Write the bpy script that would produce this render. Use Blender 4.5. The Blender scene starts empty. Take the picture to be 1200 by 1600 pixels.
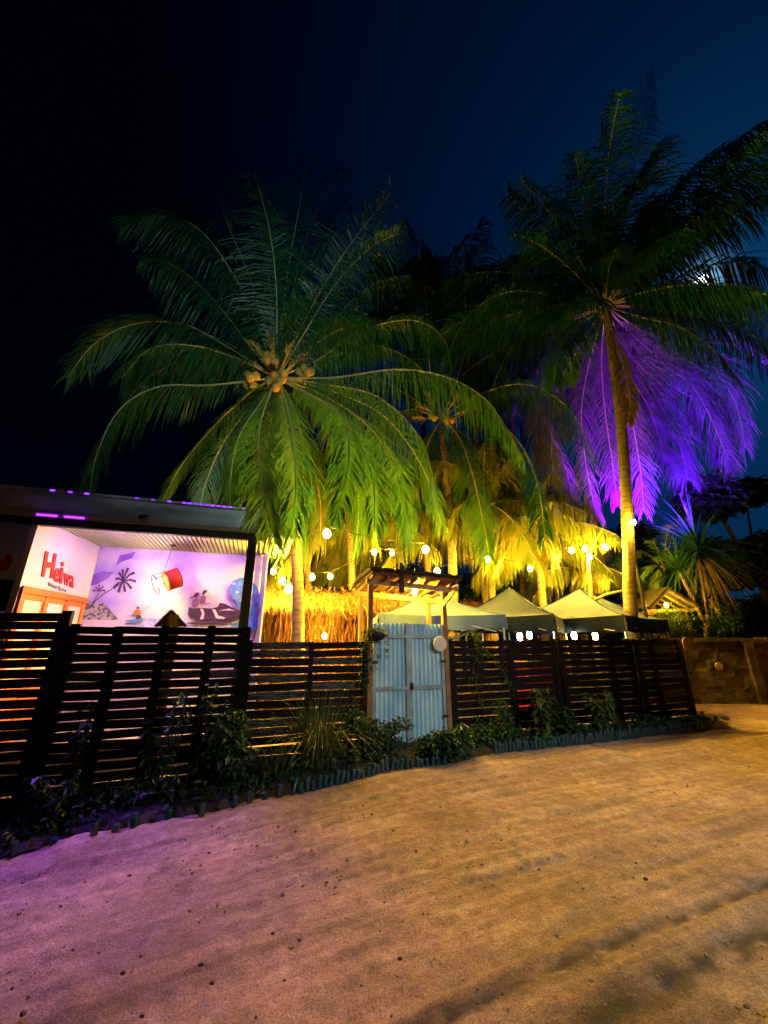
import bpy, bmesh, math, random
import numpy as np
from mathutils import Vector, Matrix

random.seed(7)
R = math.radians
scene = bpy.context.scene
COL = scene.collection

# ------------------------------------------------------------------ camera
PITCH = math.atan(1 / 3)
EYE = 1.6
cam_d = bpy.data.cameras.new('camera')
cam_d.sensor_fit = 'VERTICAL'; cam_d.sensor_height = 36.0; cam_d.sensor_width = 27.0
cam_d.lens = 13.5
cam_d.clip_end = 3000
cam = bpy.data.objects.new('camera', cam_d)
cam.location = (0, 0, EYE)
cam.rotation_euler = (math.pi / 2 + PITCH, 0, 0)
COL.objects.link(cam)
scene.camera = cam

# ------------------------------------------------------------------ placing helpers
CP, SP = math.cos(PITCH), math.sin(PITCH)
def ray(x, y):
    a = (x - 600) / 600; b = (800 - y) / 600
    return Vector((a, CP - b * SP, b * CP + SP))
def at(x, y, Y):
    d = ray(x, y); t = Y / d.y
    return Vector((d.x * t, Y, EYE + d.z * t))
FA = R(18)
U = Vector((math.cos(FA), math.sin(FA), 0)); N = Vector((-math.sin(FA), math.cos(FA), 0))
O0 = Vector((.46, 7.0, 0))
def F(s, d, z):                       # site frame: s along the fence, d behind it, z up
    return O0 + U * s + N * d + Vector((0, 0, z))
def hit(x, y, p, n):
    d = ray(x, y); t = (p - Vector((0, 0, EYE))).dot(n) / d.dot(n)
    return Vector((0, 0, EYE)) + d * t
def site(x, y, d):                    # photo point -> (s, z) on the plane d behind the fence
    p = hit(x, y, F(0, d, 0), N); return (p - O0).dot(U), p.z
def sstep(a, b, x):
    t = min(1, max(0, (x - a) / (b - a))); return t * t * (3 - 2 * t)
def gz(x, y=0): return -0.32 * sstep(.9, -4.6, x)

# ------------------------------------------------------------------ world, moonlight, exposure
MOON = ray(1098, 440).normalized()
world = bpy.data.worlds.new('World'); scene.world = world; world.use_nodes = True
wt = world.node_tree; wt.nodes.clear()
def wn(t, **k):
    n = wt.nodes.new(t)
    for a, b in k.items(): setattr(n, a, b)
    return n
wl = wt.links.new
m_el = math.asin(MOON.z); m_az = math.atan2(MOON.x, MOON.y)
sky = wn('ShaderNodeTexSky', sky_type='NISHITA', sun_disc=False, sun_elevation=m_el, sun_rotation=m_az)
tc = wn('ShaderNodeTexCoord')
dot = wn('ShaderNodeVectorMath', operation='DOT_PRODUCT'); dot.inputs[1].default_value = MOON
nrm = wn('ShaderNodeVectorMath', operation='NORMALIZE')
wl(tc.outputs['Generated'], nrm.inputs[0]); wl(nrm.outputs[0], dot.inputs[0])
ramp = wn('ShaderNodeMapRange', interpolation_type='SMOOTHSTEP'); ramp.inputs[1].default_value = .45; ramp.inputs[2].default_value = 1.08
ramp.inputs[3].default_value = .085; ramp.inputs[4].default_value = 1.0
wl(dot.outputs['Value'], ramp.inputs[0])
tint = wn('ShaderNodeMix', data_type='RGBA', blend_type='MULTIPLY'); tint.inputs[0].default_value = 1
tint.inputs[7].default_value = (.02, .32, 1.0, 1)
wl(sky.outputs[0], tint.inputs[6])
mul = wn('ShaderNodeVectorMath', operation='SCALE'); wl(tint.outputs[2], mul.inputs[0]); wl(ramp.outputs[0], mul.inputs[3])
# the aureole close round the moon
pw = wn('ShaderNodeMath', operation='POWER'); pw.inputs[1].default_value = 2600; pw.use_clamp = True
mx = wn('ShaderNodeMath', operation='MAXIMUM'); mx.inputs[1].default_value = 0
wl(dot.outputs['Value'], mx.inputs[0]); wl(mx.outputs[0], pw.inputs[0])
aur = wn('ShaderNodeVectorMath', operation='SCALE'); aur.inputs[0].default_value = (40, 80, 110); wl(pw.outputs[0], aur.inputs[3])
add = wn('ShaderNodeVectorMath', operation='ADD'); wl(mul.outputs[0], add.inputs[0]); wl(aur.outputs[0], add.inputs[1])
bg = wn('ShaderNodeBackground'); bg.inputs[1].default_value = .008
wo = wn('ShaderNodeOutputWorld'); wl(add.outputs[0], bg.inputs[0]); wl(bg.outputs[0], wo.inputs[0])

sun_d = bpy.data.lights.new('moonlight', 'SUN'); sun_d.energy = .04; sun_d.angle = R(.6); sun_d.color = (.62, .8, 1)
sun = bpy.data.objects.new('moonlight', sun_d); COL.objects.link(sun)
sun.rotation_euler = (-MOON).to_track_quat('-Z', 'Y').to_euler()

vs = scene.view_settings
vs.view_transform = 'Standard'; vs.look = 'None'; vs.exposure = 0; vs.gamma = 1; vs.use_curve_mapping = False
cy = scene.cycles
cy.use_denoising = True
try: cy.denoiser = 'OPENIMAGEDENOISE'
except Exception: pass
cy.max_bounces = 6; cy.diffuse_bounces = 3; cy.glossy_bounces = 3; cy.transmission_bounces = 5; cy.transparent_max_bounces = 8
cy.sample_clamp_indirect = 3.0; cy.caustics_reflective = False; cy.caustics_refractive = False
cy.use_light_tree = True

# ------------------------------------------------------------------ materials
MATS = {}
def mat(name, col, rough=.7, col2=None, scale=6., stretch=(1, 1, 1), bump=0., bscale=40., metal=0., trans=0., glass=0., spec=.4, amount=(.35, .65)):
    m = bpy.data.materials.new(name); m.use_nodes = True; t = m.node_tree; b = t.nodes['Principled BSDF']
    b.inputs['Base Color'].default_value = (*col, 1); b.inputs['Roughness'].default_value = rough
    b.inputs['Metallic'].default_value = metal; b.inputs['Specular IOR Level'].default_value = spec
    if glass: b.inputs['Transmission Weight'].default_value = glass
    g = t.nodes.new('ShaderNodeNewGeometry') if False else t.nodes.new('ShaderNodeTexCoord')
    mp = t.nodes.new('ShaderNodeMapping'); mp.inputs['Scale'].default_value = stretch
    t.links.new(g.outputs['Object'], mp.inputs[0])
    if col2:
        n = t.nodes.new('ShaderNodeTexNoise'); n.inputs['Scale'].default_value = scale; n.inputs['Detail'].default_value = 6
        t.links.new(mp.outputs[0], n.inputs[0])
        r = t.nodes.new('ShaderNodeMapRange'); r.inputs[1].default_value = amount[0]; r.inputs[2].default_value = amount[1]
        t.links.new(n.outputs[0], r.inputs[0])
        x = t.nodes.new('ShaderNodeMix'); x.data_type = 'RGBA'; x.inputs[6].default_value = (*col, 1); x.inputs[7].default_value = (*col2, 1)
        t.links.new(r.outputs[0], x.inputs[0]); t.links.new(x.outputs[2], b.inputs['Base Color'])
        colsock = x.outputs[2]
    else: colsock = None
    if bump:
        n = t.nodes.new('ShaderNodeTexNoise'); n.inputs['Scale'].default_value = bscale; n.inputs['Detail'].default_value = 5
        t.links.new(mp.outputs[0], n.inputs[0])
        bp = t.nodes.new('ShaderNodeBump'); bp.inputs['Strength'].default_value = bump; bp.inputs['Distance'].default_value = .02
        t.links.new(n.outputs[0], bp.inputs['Height']); t.links.new(bp.outputs[0], b.inputs['Normal'])
    if trans:
        tr = t.nodes.new('ShaderNodeBsdfTranslucent'); tr.inputs[0].default_value = (*[min(1, c * 1.3) for c in col], 1)
        if colsock: t.links.new(colsock, tr.inputs[0])
        ms = t.nodes.new('ShaderNodeMixShader'); ms.inputs[0].default_value = trans
        t.links.new(b.outputs[0], ms.inputs[1]); t.links.new(tr.outputs[0], ms.inputs[2])
        t.links.new(ms.outputs[0], t.nodes['Material Output'].inputs[0])
    MATS[name] = m
    return m
def emit(name, col, strength):
    m = bpy.data.materials.new(name); m.use_nodes = True; t = m.node_tree; t.nodes.clear()
    e = t.nodes.new('ShaderNodeEmission'); e.inputs[0].default_value = (*col, 1); e.inputs[1].default_value = strength
    o = t.nodes.new('ShaderNodeOutputMaterial'); t.links.new(e.outputs[0], o.inputs[0])
    MATS[name] = m; return m

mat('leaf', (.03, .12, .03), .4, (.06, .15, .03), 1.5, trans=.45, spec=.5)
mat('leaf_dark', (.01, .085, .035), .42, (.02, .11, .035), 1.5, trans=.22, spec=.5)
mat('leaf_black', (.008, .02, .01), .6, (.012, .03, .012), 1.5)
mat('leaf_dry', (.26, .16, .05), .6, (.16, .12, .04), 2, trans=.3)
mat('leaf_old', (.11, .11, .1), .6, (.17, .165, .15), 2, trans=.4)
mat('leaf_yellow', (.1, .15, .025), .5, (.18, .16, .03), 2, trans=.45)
mat('rachis', (.33, .36, .16), .45, (.36, .3, .14), 2)
mat('bark', (.27, .22, .16), .85, (.13, .1, .07), 5, (1, 1, 4), bump=.6, bscale=18)
mat('bark_dark', (.07, .055, .04), .9, (.04, .03, .02), 6, bump=.5)
mat('coconut', (.6, .25, .04), .5, (.65, .34, .06), 4)  # orange lamplight from below is put into the husk colour
mat('coconut_green', (.2, .2, .05), .5, (.3, .22, .05), 4)
mat('flower', (.5, .34, .1), .7)
mat('shrub', (.014, .065, .028), .45, (.03, .09, .028), 3, trans=.2)
mat('shrub_light', (.045, .12, .025), .5, (.09, .14, .03), 3, trans=.3)
mat('grass_blade', (.03, .075, .03), .5, (.07, .1, .04), 3, trans=.25)
mat('fence_wood', (.0045, .0035, .0035), .6, (.009, .0065, .006), 3, (1.5, 8, 12), bump=.35, bscale=14, spec=.12)
mat('fence_red', (.01, .0035, .003), .6, (.006, .003, .003), 3, (1.5, 8, 12), bump=.35, bscale=14, spec=.12)
mat('fence_grey', (.07, .085, .095), .75, (.014, .015, .016), 4, (1, 8, 12), bump=.5, bscale=14, spec=.3, amount=(.4, .6))  # weathered grey, brightened to carry the bluish light on one panel
mat('wood', (.3, .17, .075), .7, (.2, .1, .045), 4, (4, 4, 1), bump=.4, bscale=20)
mat('wood_pale', (.5, .36, .2), .7, (.38, .26, .13), 4, (4, 4, 1), bump=.3, bscale=20)
mat('wood_black', (.015, .013, .012), .7, bump=.3)
mat('thatch', (.2, .085, .022), .85, (.08, .035, .012), 16, (3, 3, .5), bump=.4)
mat('thatch_pale', (.32, .15, .04), .85, (.2, .09, .025), 16)
mat('thatch_brown', (.09, .036, .012), .9, (.05, .02, .008), 16)
mat('thatch_back', (.03, .014, .007), .95)
mat('thatch_dark', (.07, .055, .035), .95, (.03, .025, .018), 9, bump=.8, bscale=30)
mat('tent_white', (.12, .2, .5), .75, (.09, .16, .42), 2.5, trans=.12)  # white lantern light put into a bluish colour against the yellow bulbs
mat('tent_grey', (.06, .09, .26), .8, (.045, .07, .21), 2.5, trans=.12)  # same cool lantern light put into the bluish grey
mat('tent_navy', (.006, .014, .07), .75, (.01, .02, .09), 4, spec=.1)
mat('tarp_blue', (.02, .12, .28), .5)
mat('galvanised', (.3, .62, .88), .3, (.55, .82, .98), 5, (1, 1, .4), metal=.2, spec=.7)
mat('gate_frame', (.3, .4, .46), .5, (.2, .28, .33), 6, metal=.3)
mat('white_paint', (.78, .76, .74), .6, (.7, .68, .66), 2)
mat('cream_paint', (.8, .74, .64), .6, (.74, .68, .58), 1.5)
mat('ceiling_white', (.78, .72, .66), .6)
mat('ceiling_sheet', (.3, .16, .34), .6)  # violet light between the battens is put into the sheet colour
mat('orange_paint', (.85, .26, .05), .5, (.75, .2, .04), 4)
mat('fascia', (.13, .17, .23), .28, (.36, .42, .5), 1.6, (1, 1, 3), spec=.6)
mat('fascia_trim', (.3, .24, .22), .5)
mat('beam_black', (.014, .012, .012), .5)
mat('blue_wall', (.22, .27, .36), .7, (.16, .2, .28), 2.5)
mat('opening_shade', (.006, .006, .008), .9)  # shade of the open bay as a near-black colour
mat('metal_dark', (.03, .03, .03), .4, metal=.6)
mat('metal_pale', (.5, .5, .5), .35, metal=.7)
mat('red_paint', (.55, .045, .03), .5)
mat('red_paint_dark', (.16, .012, .014), .6)
mat('grey_paint', (.4, .38, .42), .7)
mat('mural_palm', (.06, .035, .08), .7, (.11, .07, .12), 9)
mat('mural_purple', (.2, .08, .5), .7, (.36, .22, .64), 3)
mat('mural_lilac', (.5, .36, .76), .7, (.66, .55, .82), 2)
mat('mural_bush', (.13, .14, .1), .7, (.5, .5, .4), 18, amount=(.45, .52))
mat('mural_sand', (.8, .72, .7), .7)
mat('mural_ski', (.035, .015, .045), .6, (.05, .025, .06), 8)
mat('mural_light', (.74, .64, .7), .7)
mat('mural_mauve', (.2, .09, .24), .7)
mat('mural_orange', (.65, .22, .05), .7)
mat('mural_wave', (.05, .22, .62), .7, (.2, .4, .8), 7)
mat('mural_wave_dark', (.05, .08, .42), .7, (.1, .16, .55), 7)
mat('mural_sea', (.3, .38, .8), .7, (.66, .66, .88), 8)
mat('lamp_red', (.7, .1, .02), .5, trans=.45)
mat('yellow_paint', (.75, .52, .06), .5)
mat('pot_black', (.012, .012, .012), .6)
mat('disc', (.72, .69, .62), .7, (.6, .56, .48), 8)
mat('disc_wood', (.55, .4, .2), .7, (.35, .22, .1), 14)
mat('concrete', (.13, .1, .07), .92, (.04, .03, .02), 2.6, bump=.9, bscale=7)
mat('concrete_pale', (.42, .36, .27), .9, (.25, .2, .14), 5, bump=.5)
mat('soil', (.012, .011, .011), .95, (.022, .02, .018), 4, bump=.6)
mat('bottle', (.025, .085, .12), .07, (.01, .04, .06), 12, spec=1, trans=.2)
mat('pebble', (.1, .085, .07), .9, (.2, .17, .13), 4)
mat('clod', (.36, .27, .19), .95, (.2, .145, .1), 7)
mat('litter', (.05, .035, .025), .9)
mat('red_plastic', (.6, .03, .02), .4)
mat('cable', (.01, .01, .01), .6)
BULB = (1, .55, .03)
emit('bulb', BULB, 2500)
emit('bulb_small', BULB, 1000)
emit('bulb_big', BULB, 1300)
emit('lamp_white', (1, .93, .72), 60)
emit('lamp_yellow', (1, .7, .15), 120)
emit('room_bulb', (1, .76, .46), 300)
emit('fill_warm', (1, .64, .5), 8.5)
emit('led_violet', (.24, .02, 1), 5)
emit('led_violet_strong', (.5, .14, 1), 210)
emit('moon_surface', (.85, .95, 1), 9)

# ------------------------------------------------------------------ mesh builders
class MB:
    def __init__(s): s.v = []; s.f = []
    def add(s, vs, fs):
        o = len(s.v); s.v.extend([tuple(p) for p in vs]); s.f.extend([tuple(i + o for i in f) for f in fs]); return s
    def box(s, c, ax, ay, az):                 # centre and three half-axis vectors
        c = Vector(c); ax, ay, az = Vector(ax), Vector(ay), Vector(az)
        p = [c + ax * i + ay * j + az * k for k in (-1, 1) for j in (-1, 1) for i in (-1, 1)]
        return s.add(p, [(0, 2, 3, 1), (4, 5, 7, 6), (0, 1, 5, 4), (2, 6, 7, 3), (0, 4, 6, 2), (1, 3, 7, 5)])
    def sbox(s, s0, s1, d0, d1, z0, z1):       # a box in the site frame
        return s.box(F((s0 + s1) / 2, (d0 + d1) / 2, (z0 + z1) / 2), U * ((s1 - s0) / 2), N * ((d1 - d0) / 2), (0, 0, (z1 - z0) / 2))
    def bar(s, a, b, w, h=None, up=Vector((0, 0, 1))):
        a, b = Vector(a), Vector(b); h = h or w; t = (b - a)
        x = t.cross(up)
        if x.length < 1e-5: x = t.cross(Vector((1, 0, 0)))
        x.normalize(); y = x.cross(t).normalized()
        return s.box((a + b) / 2, t / 2, x * w / 2, y * h / 2)
    def tube(s, pts, rad, n=8, cap=True):
        pts = [Vector(p) for p in pts]; k = len(pts)
        rad = rad if hasattr(rad, '__len__') else [rad] * k
        vs = []; fs = []
        ref = Vector((0.3, 1, 0.1))
        for i, p in enumerate(pts):
            t = (pts[min(i + 1, k - 1)] - pts[max(i - 1, 0)]).normalized()
            x = t.cross(ref)
            if x.length < .05: x = t.cross(Vector((1, 0, 0)))
            x.normalize(); y = x.cross(t)
            for j in range(n):
                a = 2 * math.pi * j / n; vs.append(p + (x * math.cos(a) + y * math.sin(a)) * rad[i])
        for i in range(k - 1):
            for j in range(n):
                fs.append((i * n + j, i * n + (j + 1) % n, (i + 1) * n + (j + 1) % n, (i + 1) * n + j))
        if cap: fs.append(tuple(range(n))[::-1]); fs.append(tuple((k - 1) * n + j for j in range(n)))
        return s.add(vs, fs)
    def lathe(s, c, prof, n=16, axis=None):    # profile of (radius, height)
        c = Vector(c); ax = Vector(axis or (0, 0, 1)).normalized()
        x = ax.cross(Vector((0.2, 1, 0.1))).normalized(); y = ax.cross(x)
        vs = []; fs = []
        for r, h in prof:
            for j in range(n):
                a = 2 * math.pi * j / n; vs.append(c + ax * h + (x * math.cos(a) + y * math.sin(a)) * r)
        for i in range(len(prof) - 1):
            for j in range(n): fs.append((i * n + j, i * n + (j + 1) % n, (i + 1) * n + (j + 1) % n, (i + 1) * n + j))
        return s.add(vs, fs)
    def ball(s, c, r, nu=10, nv=7, sc=(1, 1, 1)):
        c = Vector(c); prof = [(math.sin(math.pi * i / nv), -math.cos(math.pi * i / nv)) for i in range(nv + 1)]
        vs = []; fs = []
        for q, h in prof:
            q = max(q, .002)
            for j in range(nu):
                a = 2 * math.pi * j / nu; vs.append(c + Vector((q * math.cos(a) * sc[0], q * math.sin(a) * sc[1], h * sc[2])) * r)
        for i in range(nv):
            for j in range(nu): fs.append((i * nu + j, i * nu + (j + 1) % nu, (i + 1) * nu + (j + 1) % nu, (i + 1) * nu + j))
        return s.add(vs, fs)
    def prism(s, pts, off):                    # a polygon of 3-D points thickened by a vector
        k = len(pts); off = Vector(off); a = [Vector(p) for p in pts]; b = [p + off for p in a]
        return s.add(a + b, [tuple(range(k)), tuple(range(2 * k - 1, k - 1, -1))] + [(i, i + k, (i + 1) % k + k, (i + 1) % k) for i in range(k)])
    def build(s, name, m, parent=None, smooth=False, origin=None):
        me = bpy.data.meshes.new(name)
        o = bpy.data.objects.new(name, me); COL.objects.link(o)
        org = Vector(origin) if origin is not None else (Vector(s.v[0]) if False else Vector((0, 0, 0)))
        vs = [(x - org.x, y - org.y, z - org.z) for x, y, z in s.v] if origin is not None else s.v
        me.from_pydata(vs, [], s.f)
        ms = m if isinstance(m, (list, tuple)) else [m]
        for q in ms: me.materials.append(MATS[q])
        if smooth: me.polygons.foreach_set('use_smooth', [True] * len(me.polygons))
        me.update()
        o.location = org
        if parent is not None:
            o.parent = parent; o.matrix_parent_inverse = Matrix.Translation(-parent.location)
        return o
def tag(o, label=None, cat=None, group=None, kind=None):
    if label: o['label'] = label
    if cat: o['category'] = cat
    if group: o['group'] = group
    if kind: o['kind'] = kind
    return o
def thing(name, loc, label, cat, group=None):
    o = bpy.data.objects.new(name, None); o.location = loc; o.empty_display_size = .2; COL.objects.link(o)
    return tag(o, label, cat, group)

# ------------------------------------------------------------------ the ground
def noise2(x, y, seed=0):                      # smooth value noise on arrays
    rng = np.random.RandomState(seed); T = rng.rand(256, 256)
    xi = np.floor(x).astype(int); yi = np.floor(y).astype(int); fx = x - xi; fy = y - yi
    fx = fx * fx * (3 - 2 * fx); fy = fy * fy * (3 - 2 * fy)
    a = T[xi % 256, yi % 256]; b = T[(xi + 1) % 256, yi % 256]; c = T[xi % 256, (yi + 1) % 256]; d = T[(xi + 1) % 256, (yi + 1) % 256]
    return (a * (1 - fx) + b * fx) * (1 - fy) + (c * (1 - fx) + d * fx) * fy - .5
def np_sstep(a, b, x):
    t = np.clip((x - a) / (b - a), 0, 1); return t * t * (3 - 2 * t)
def make_ground():
    xs = np.concatenate([[-900, -300, -100, -40, -20, -12], np.arange(-8, -5, .12), np.arange(-5, 8, .028), np.arange(8, 13, .1), [14, 18, 30, 100, 300, 900]])
    ys = np.concatenate([[-900, -300, -100, -30, -12, -5, -2, -.6], np.arange(.2, 8.8, .028), np.arange(8.8, 13, .1), [14, 17, 22, 40, 100, 300, 900]])
    X, Y = np.meshgrid(xs, ys)
    Z = -.32 * np_sstep(.9, -4.6, X)
    near = ((X > -7.5) & (X < 12.5) & (Y > .1) & (Y < 12.5)).astype(float)
    # along and across the track
    a = R(22); al = X * math.cos(a) + Y * math.sin(a); ac = -X * math.sin(a) + Y * math.cos(a)
    wob = ac + .12 * noise2(al * .45, al * 0, 30)
    h = .03 * noise2(al * .3, wob * 1.3, 1) + .016 * noise2(al * .42, wob * 5, 2) + .016 * noise2(al * .9, wob * 13, 3)
    soft = np.clip(noise2(al * .5, ac * 1.2, 6) * 3 + .45, 0, 1)
    h += .009 * noise2(X * 10, Y * 10, 4) + .008 * noise2(X * 23, Y * 23, 5)
    h += soft * (.016 * noise2(al * 4, wob * 16, 7) + .012 * noise2(X * 13, Y * 13, 9) + .006 * noise2(X * 29, Y * 29, 19))
    track = np.zeros_like(X)
    for c0, w, dep, sd, dark in ((2.09, .036, .034, 11, 1), (1.83, .07, .03, 12, 1), (1.6, .05, .02, 17, .6), (3.45, .05, .018, 13, .15), (2.8, .08, .022, 14, .15), (4.15, .09, .024, 15, 0), (3.05, .1, .02, 16, 0), (4.7, .08, .02, 18, 0), (5.2, .1, .02, 23, 0)):
        c = c0 + .05 * noise2(al * .5, al * 0, sd)
        on = np.clip(noise2(al * .8, al * 0 + 3, sd + 20) * 4 + .7, 0, 1)
        prof = np.exp(-((ac - c) / w) ** 2)
        tread = 1 + .35 * np.sin(al * 95 + ac * 60) * (w < .06) + 1.6 * noise2(al * 12, ac * 25, sd + 50)
        h += on * (-.38 * dep * prof * tread + dep * .2 * np.exp(-((ac - c - 2.1 * w) / w) ** 2))
        track = np.maximum(track, dark * on * prof * np.clip(.8 + 2.2 * noise2(al * 9, ac * 22, sd + 70), 0, 1))
    rng = np.random.RandomState(5)                # old foot marks
    for i in range(90):
        px, py = rng.uniform(-3.5, 6), rng.uniform(1.2, 7); r = rng.uniform(.03, .07)
        q = ((X - px) ** 2 + (Y - py) ** 2) / r ** 2
        h += np.where(q < 9, -.012 * np.exp(-q) + .005 * np.exp(-(np.sqrt(q) - 1.6) ** 2 * 4), 0)
    # the sand banks up a little against the bottle edging
    s_ = (X - O0.x) * U.x + (Y - O0.y) * U.y; d_ = (X - O0.x) * N.x + (Y - O0.y) * N.y
    h += .06 * np.exp(-((d_ + 1.5) / .3) ** 2) * (.4 + 1.2 * (noise2(s_ * 2.5, s_ * 0, 40) + .5)) * (s_ < 6)
    h += .13 * np.exp(-((X - 6.55) / .35) ** 2 - ((Y - 8.55) / .22) ** 2)
    h *= np.where(d_ > -.4, .35, 1.1)
    Z = Z + h * near
    ny, nx = X.shape
    me = bpy.data.meshes.new('ground'); me.vertices.add(nx * ny)
    me.vertices.foreach_set('co', np.stack([X, Y, Z], -1).astype(np.float32).ravel())
    idx = np.arange(nx * ny).reshape(ny, nx)
    q = np.stack([idx[:-1, :-1], idx[:-1, 1:], idx[1:, 1:], idx[1:, :-1]], -1).reshape(-1, 4)
    me.loops.add(q.size); me.loops.foreach_set('vertex_index', q.astype(np.int32).ravel())
    me.polygons.add(len(q)); me.polygons.foreach_set('loop_start', np.arange(0, q.size, 4, dtype=np.int32))
    me.polygons.foreach_set('use_smooth', np.ones(len(q), bool))
    me.update(calc_edges=True)
    at_ = me.attributes.new('damp', 'FLOAT', 'POINT'); at_.data.foreach_set('value', (track * near).astype(np.float32).ravel())
    o = bpy.data.objects.new('ground', me); COL.objects.link(o); tag(o, 'pale sandy track with ruts and footmarks', kind='structure')
    m = mat('sand', (.47, .34, .265), .93, (.31, .215, .165), 1.3, bump=.0)
    t = m.node_tree; b = t.nodes['Principled BSDF']; g = t.nodes.new('ShaderNodeTexCoord')
    n1 = t.nodes.new('ShaderNodeTexNoise'); n1.inputs['Scale'].default_value = 55; n1.inputs['Detail'].default_value = 8; n1.inputs['Roughness'].default_value = .7
    bp = t.nodes.new('ShaderNodeBump'); bp.inputs['Strength'].default_value = .9; bp.inputs['Distance'].default_value = .022
    t.links.new(g.outputs['Object'], n1.inputs[0]); t.links.new(n1.outputs[0], bp.inputs['Height']); t.links.new(bp.outputs[0], b.inputs['Normal'])
    # darker damp grains and specks
    n2 = t.nodes.new('ShaderNodeTexNoise'); n2.inputs['Scale'].default_value = 9; n2.inputs['Detail'].default_value = 10; n2.inputs['Roughness'].default_value = .75
    t.links.new(g.outputs['Object'], n2.inputs[0])
    r = t.nodes.new('ShaderNodeMapRange'); r.inputs[1].default_value = .3; r.inputs[2].default_value = .62; r.inputs[3].default_value = .45; r.inputs[4].default_value = 1.15
    t.links.new(n2.outputs[0], r.inputs[0])
    src = b.inputs['Base Color'].links[0].from_socket
    mm = t.nodes.new('ShaderNodeVectorMath'); mm.operation = 'SCALE'
    t.links.new(src, mm.inputs[0]); t.links.new(r.outputs[0], mm.inputs[3]); t.links.new(mm.outputs[0], b.inputs['Base Color'])
    da = t.nodes.new('ShaderNodeAttribute'); da.attribute_name = 'damp'
    n3 = t.nodes.new('ShaderNodeTexNoise'); n3.inputs['Scale'].default_value = 90; n3.inputs['Detail'].default_value = 4
    t.links.new(g.outputs['Object'], n3.inputs[0])
    r3 = t.nodes.new('ShaderNodeMapRange'); r3.inputs[1].default_value = .25; r3.inputs[2].default_value = .75; r3.inputs[3].default_value = .5; r3.inputs[4].default_value = 1.45
    t.links.new(n3.outputs[0], r3.inputs[0])
    m4 = t.nodes.new('ShaderNodeVectorMath'); m4.operation = 'SCALE'; t.links.new(mm.outputs[0], m4.inputs[0]); t.links.new(r3.outputs[0], m4.inputs[3])
    xd = t.nodes.new('ShaderNodeMix'); xd.data_type = 'RGBA'; xd.inputs[7].default_value = (.07, .06, .055, 1)
    t.links.new(da.outputs['Fac'], xd.inputs[0]); t.links.new(m4.outputs[0], xd.inputs[6]); t.links.new(xd.outputs[2], b.inputs['Base Color'])
    mpp = t.nodes.new('ShaderNodeMapping'); mpp.vector_type = 'TEXTURE'; mpp.inputs['Rotation'].default_value = (0, 0, R(22)); mpp.inputs['Scale'].default_value = (2.6, .2, 1)
    n5 = t.nodes.new('ShaderNodeTexNoise'); n5.inputs['Scale'].default_value = 1.6; n5.inputs['Detail'].default_value = 7; n5.inputs['Roughness'].default_value = .65
    t.links.new(g.outputs['Object'], mpp.inputs[0]); t.links.new(mpp.outputs[0], n5.inputs[0])
    r5 = t.nodes.new('ShaderNodeMapRange'); r5.inputs[1].default_value = .32; r5.inputs[2].default_value = .68; r5.inputs[3].default_value = .62; r5.inputs[4].default_value = 1.25
    t.links.new(n5.outputs[0], r5.inputs[0])
    m6 = t.nodes.new('ShaderNodeVectorMath'); m6.operation = 'SCALE'; t.links.new(xd.outputs[2], m6.inputs[0]); t.links.new(r5.outputs[0], m6.inputs[3]); t.links.new(m6.outputs[0], b.inputs['Base Color'])
    me.materials.append(m)
make_ground()

# planting bed between the bottle edging and the fence
EDGE = [(-7.0, -1.5), (-5.2, -1.42), (-4.2, -1.46), (-3.2, -1.38), (-2.2, -1.3), (-1.4, -1.2), (-.7, -1.02), (-.2, -1.1), (.15, -1.2), (.6, -.98), (1.1, -.85), (2.2, -.82), (3.4, -.78), (4.6, -.72), (5.6, -.62), (6.5, -.42)]
def edge_d(s):
    for (a, b), (c, d) in zip(EDGE, EDGE[1:]):
        if a <= s <= c: return b + (d - b) * (s - a) / (c - a)
    return EDGE[-1][1]
def make_bed():
    mb = MB(); rows = []
    n = 150
    for i in range(n + 1):
        s = -7 + 13.4 * i / n; e = edge_d(s) + .03; row = []
        for j, f in enumerate((0, .06, .25, .5, .75, 1, 1.15)):
            d = e * (1 - f); p = F(s, d, 0)
            row.append(Vector((p.x, p.y, gz(p.x) + .03 + (.0 if j == 0 else .05) + random.uniform(-.02, .025))))
        rows.append(row)
    vs = [p for r in rows for p in r]; k = 7
    fs = [(i * k + j, (i + 1) * k + j, (i + 1) * k + j + 1, i * k + j + 1) for i in range(n) for j in range(k - 1)]
    mb.add(vs, fs); tag(mb.build('planting_bed', 'soil', smooth=True), 'dark soil strip between bottle edging and slat fence', kind='structure')
make_bed()

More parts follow.
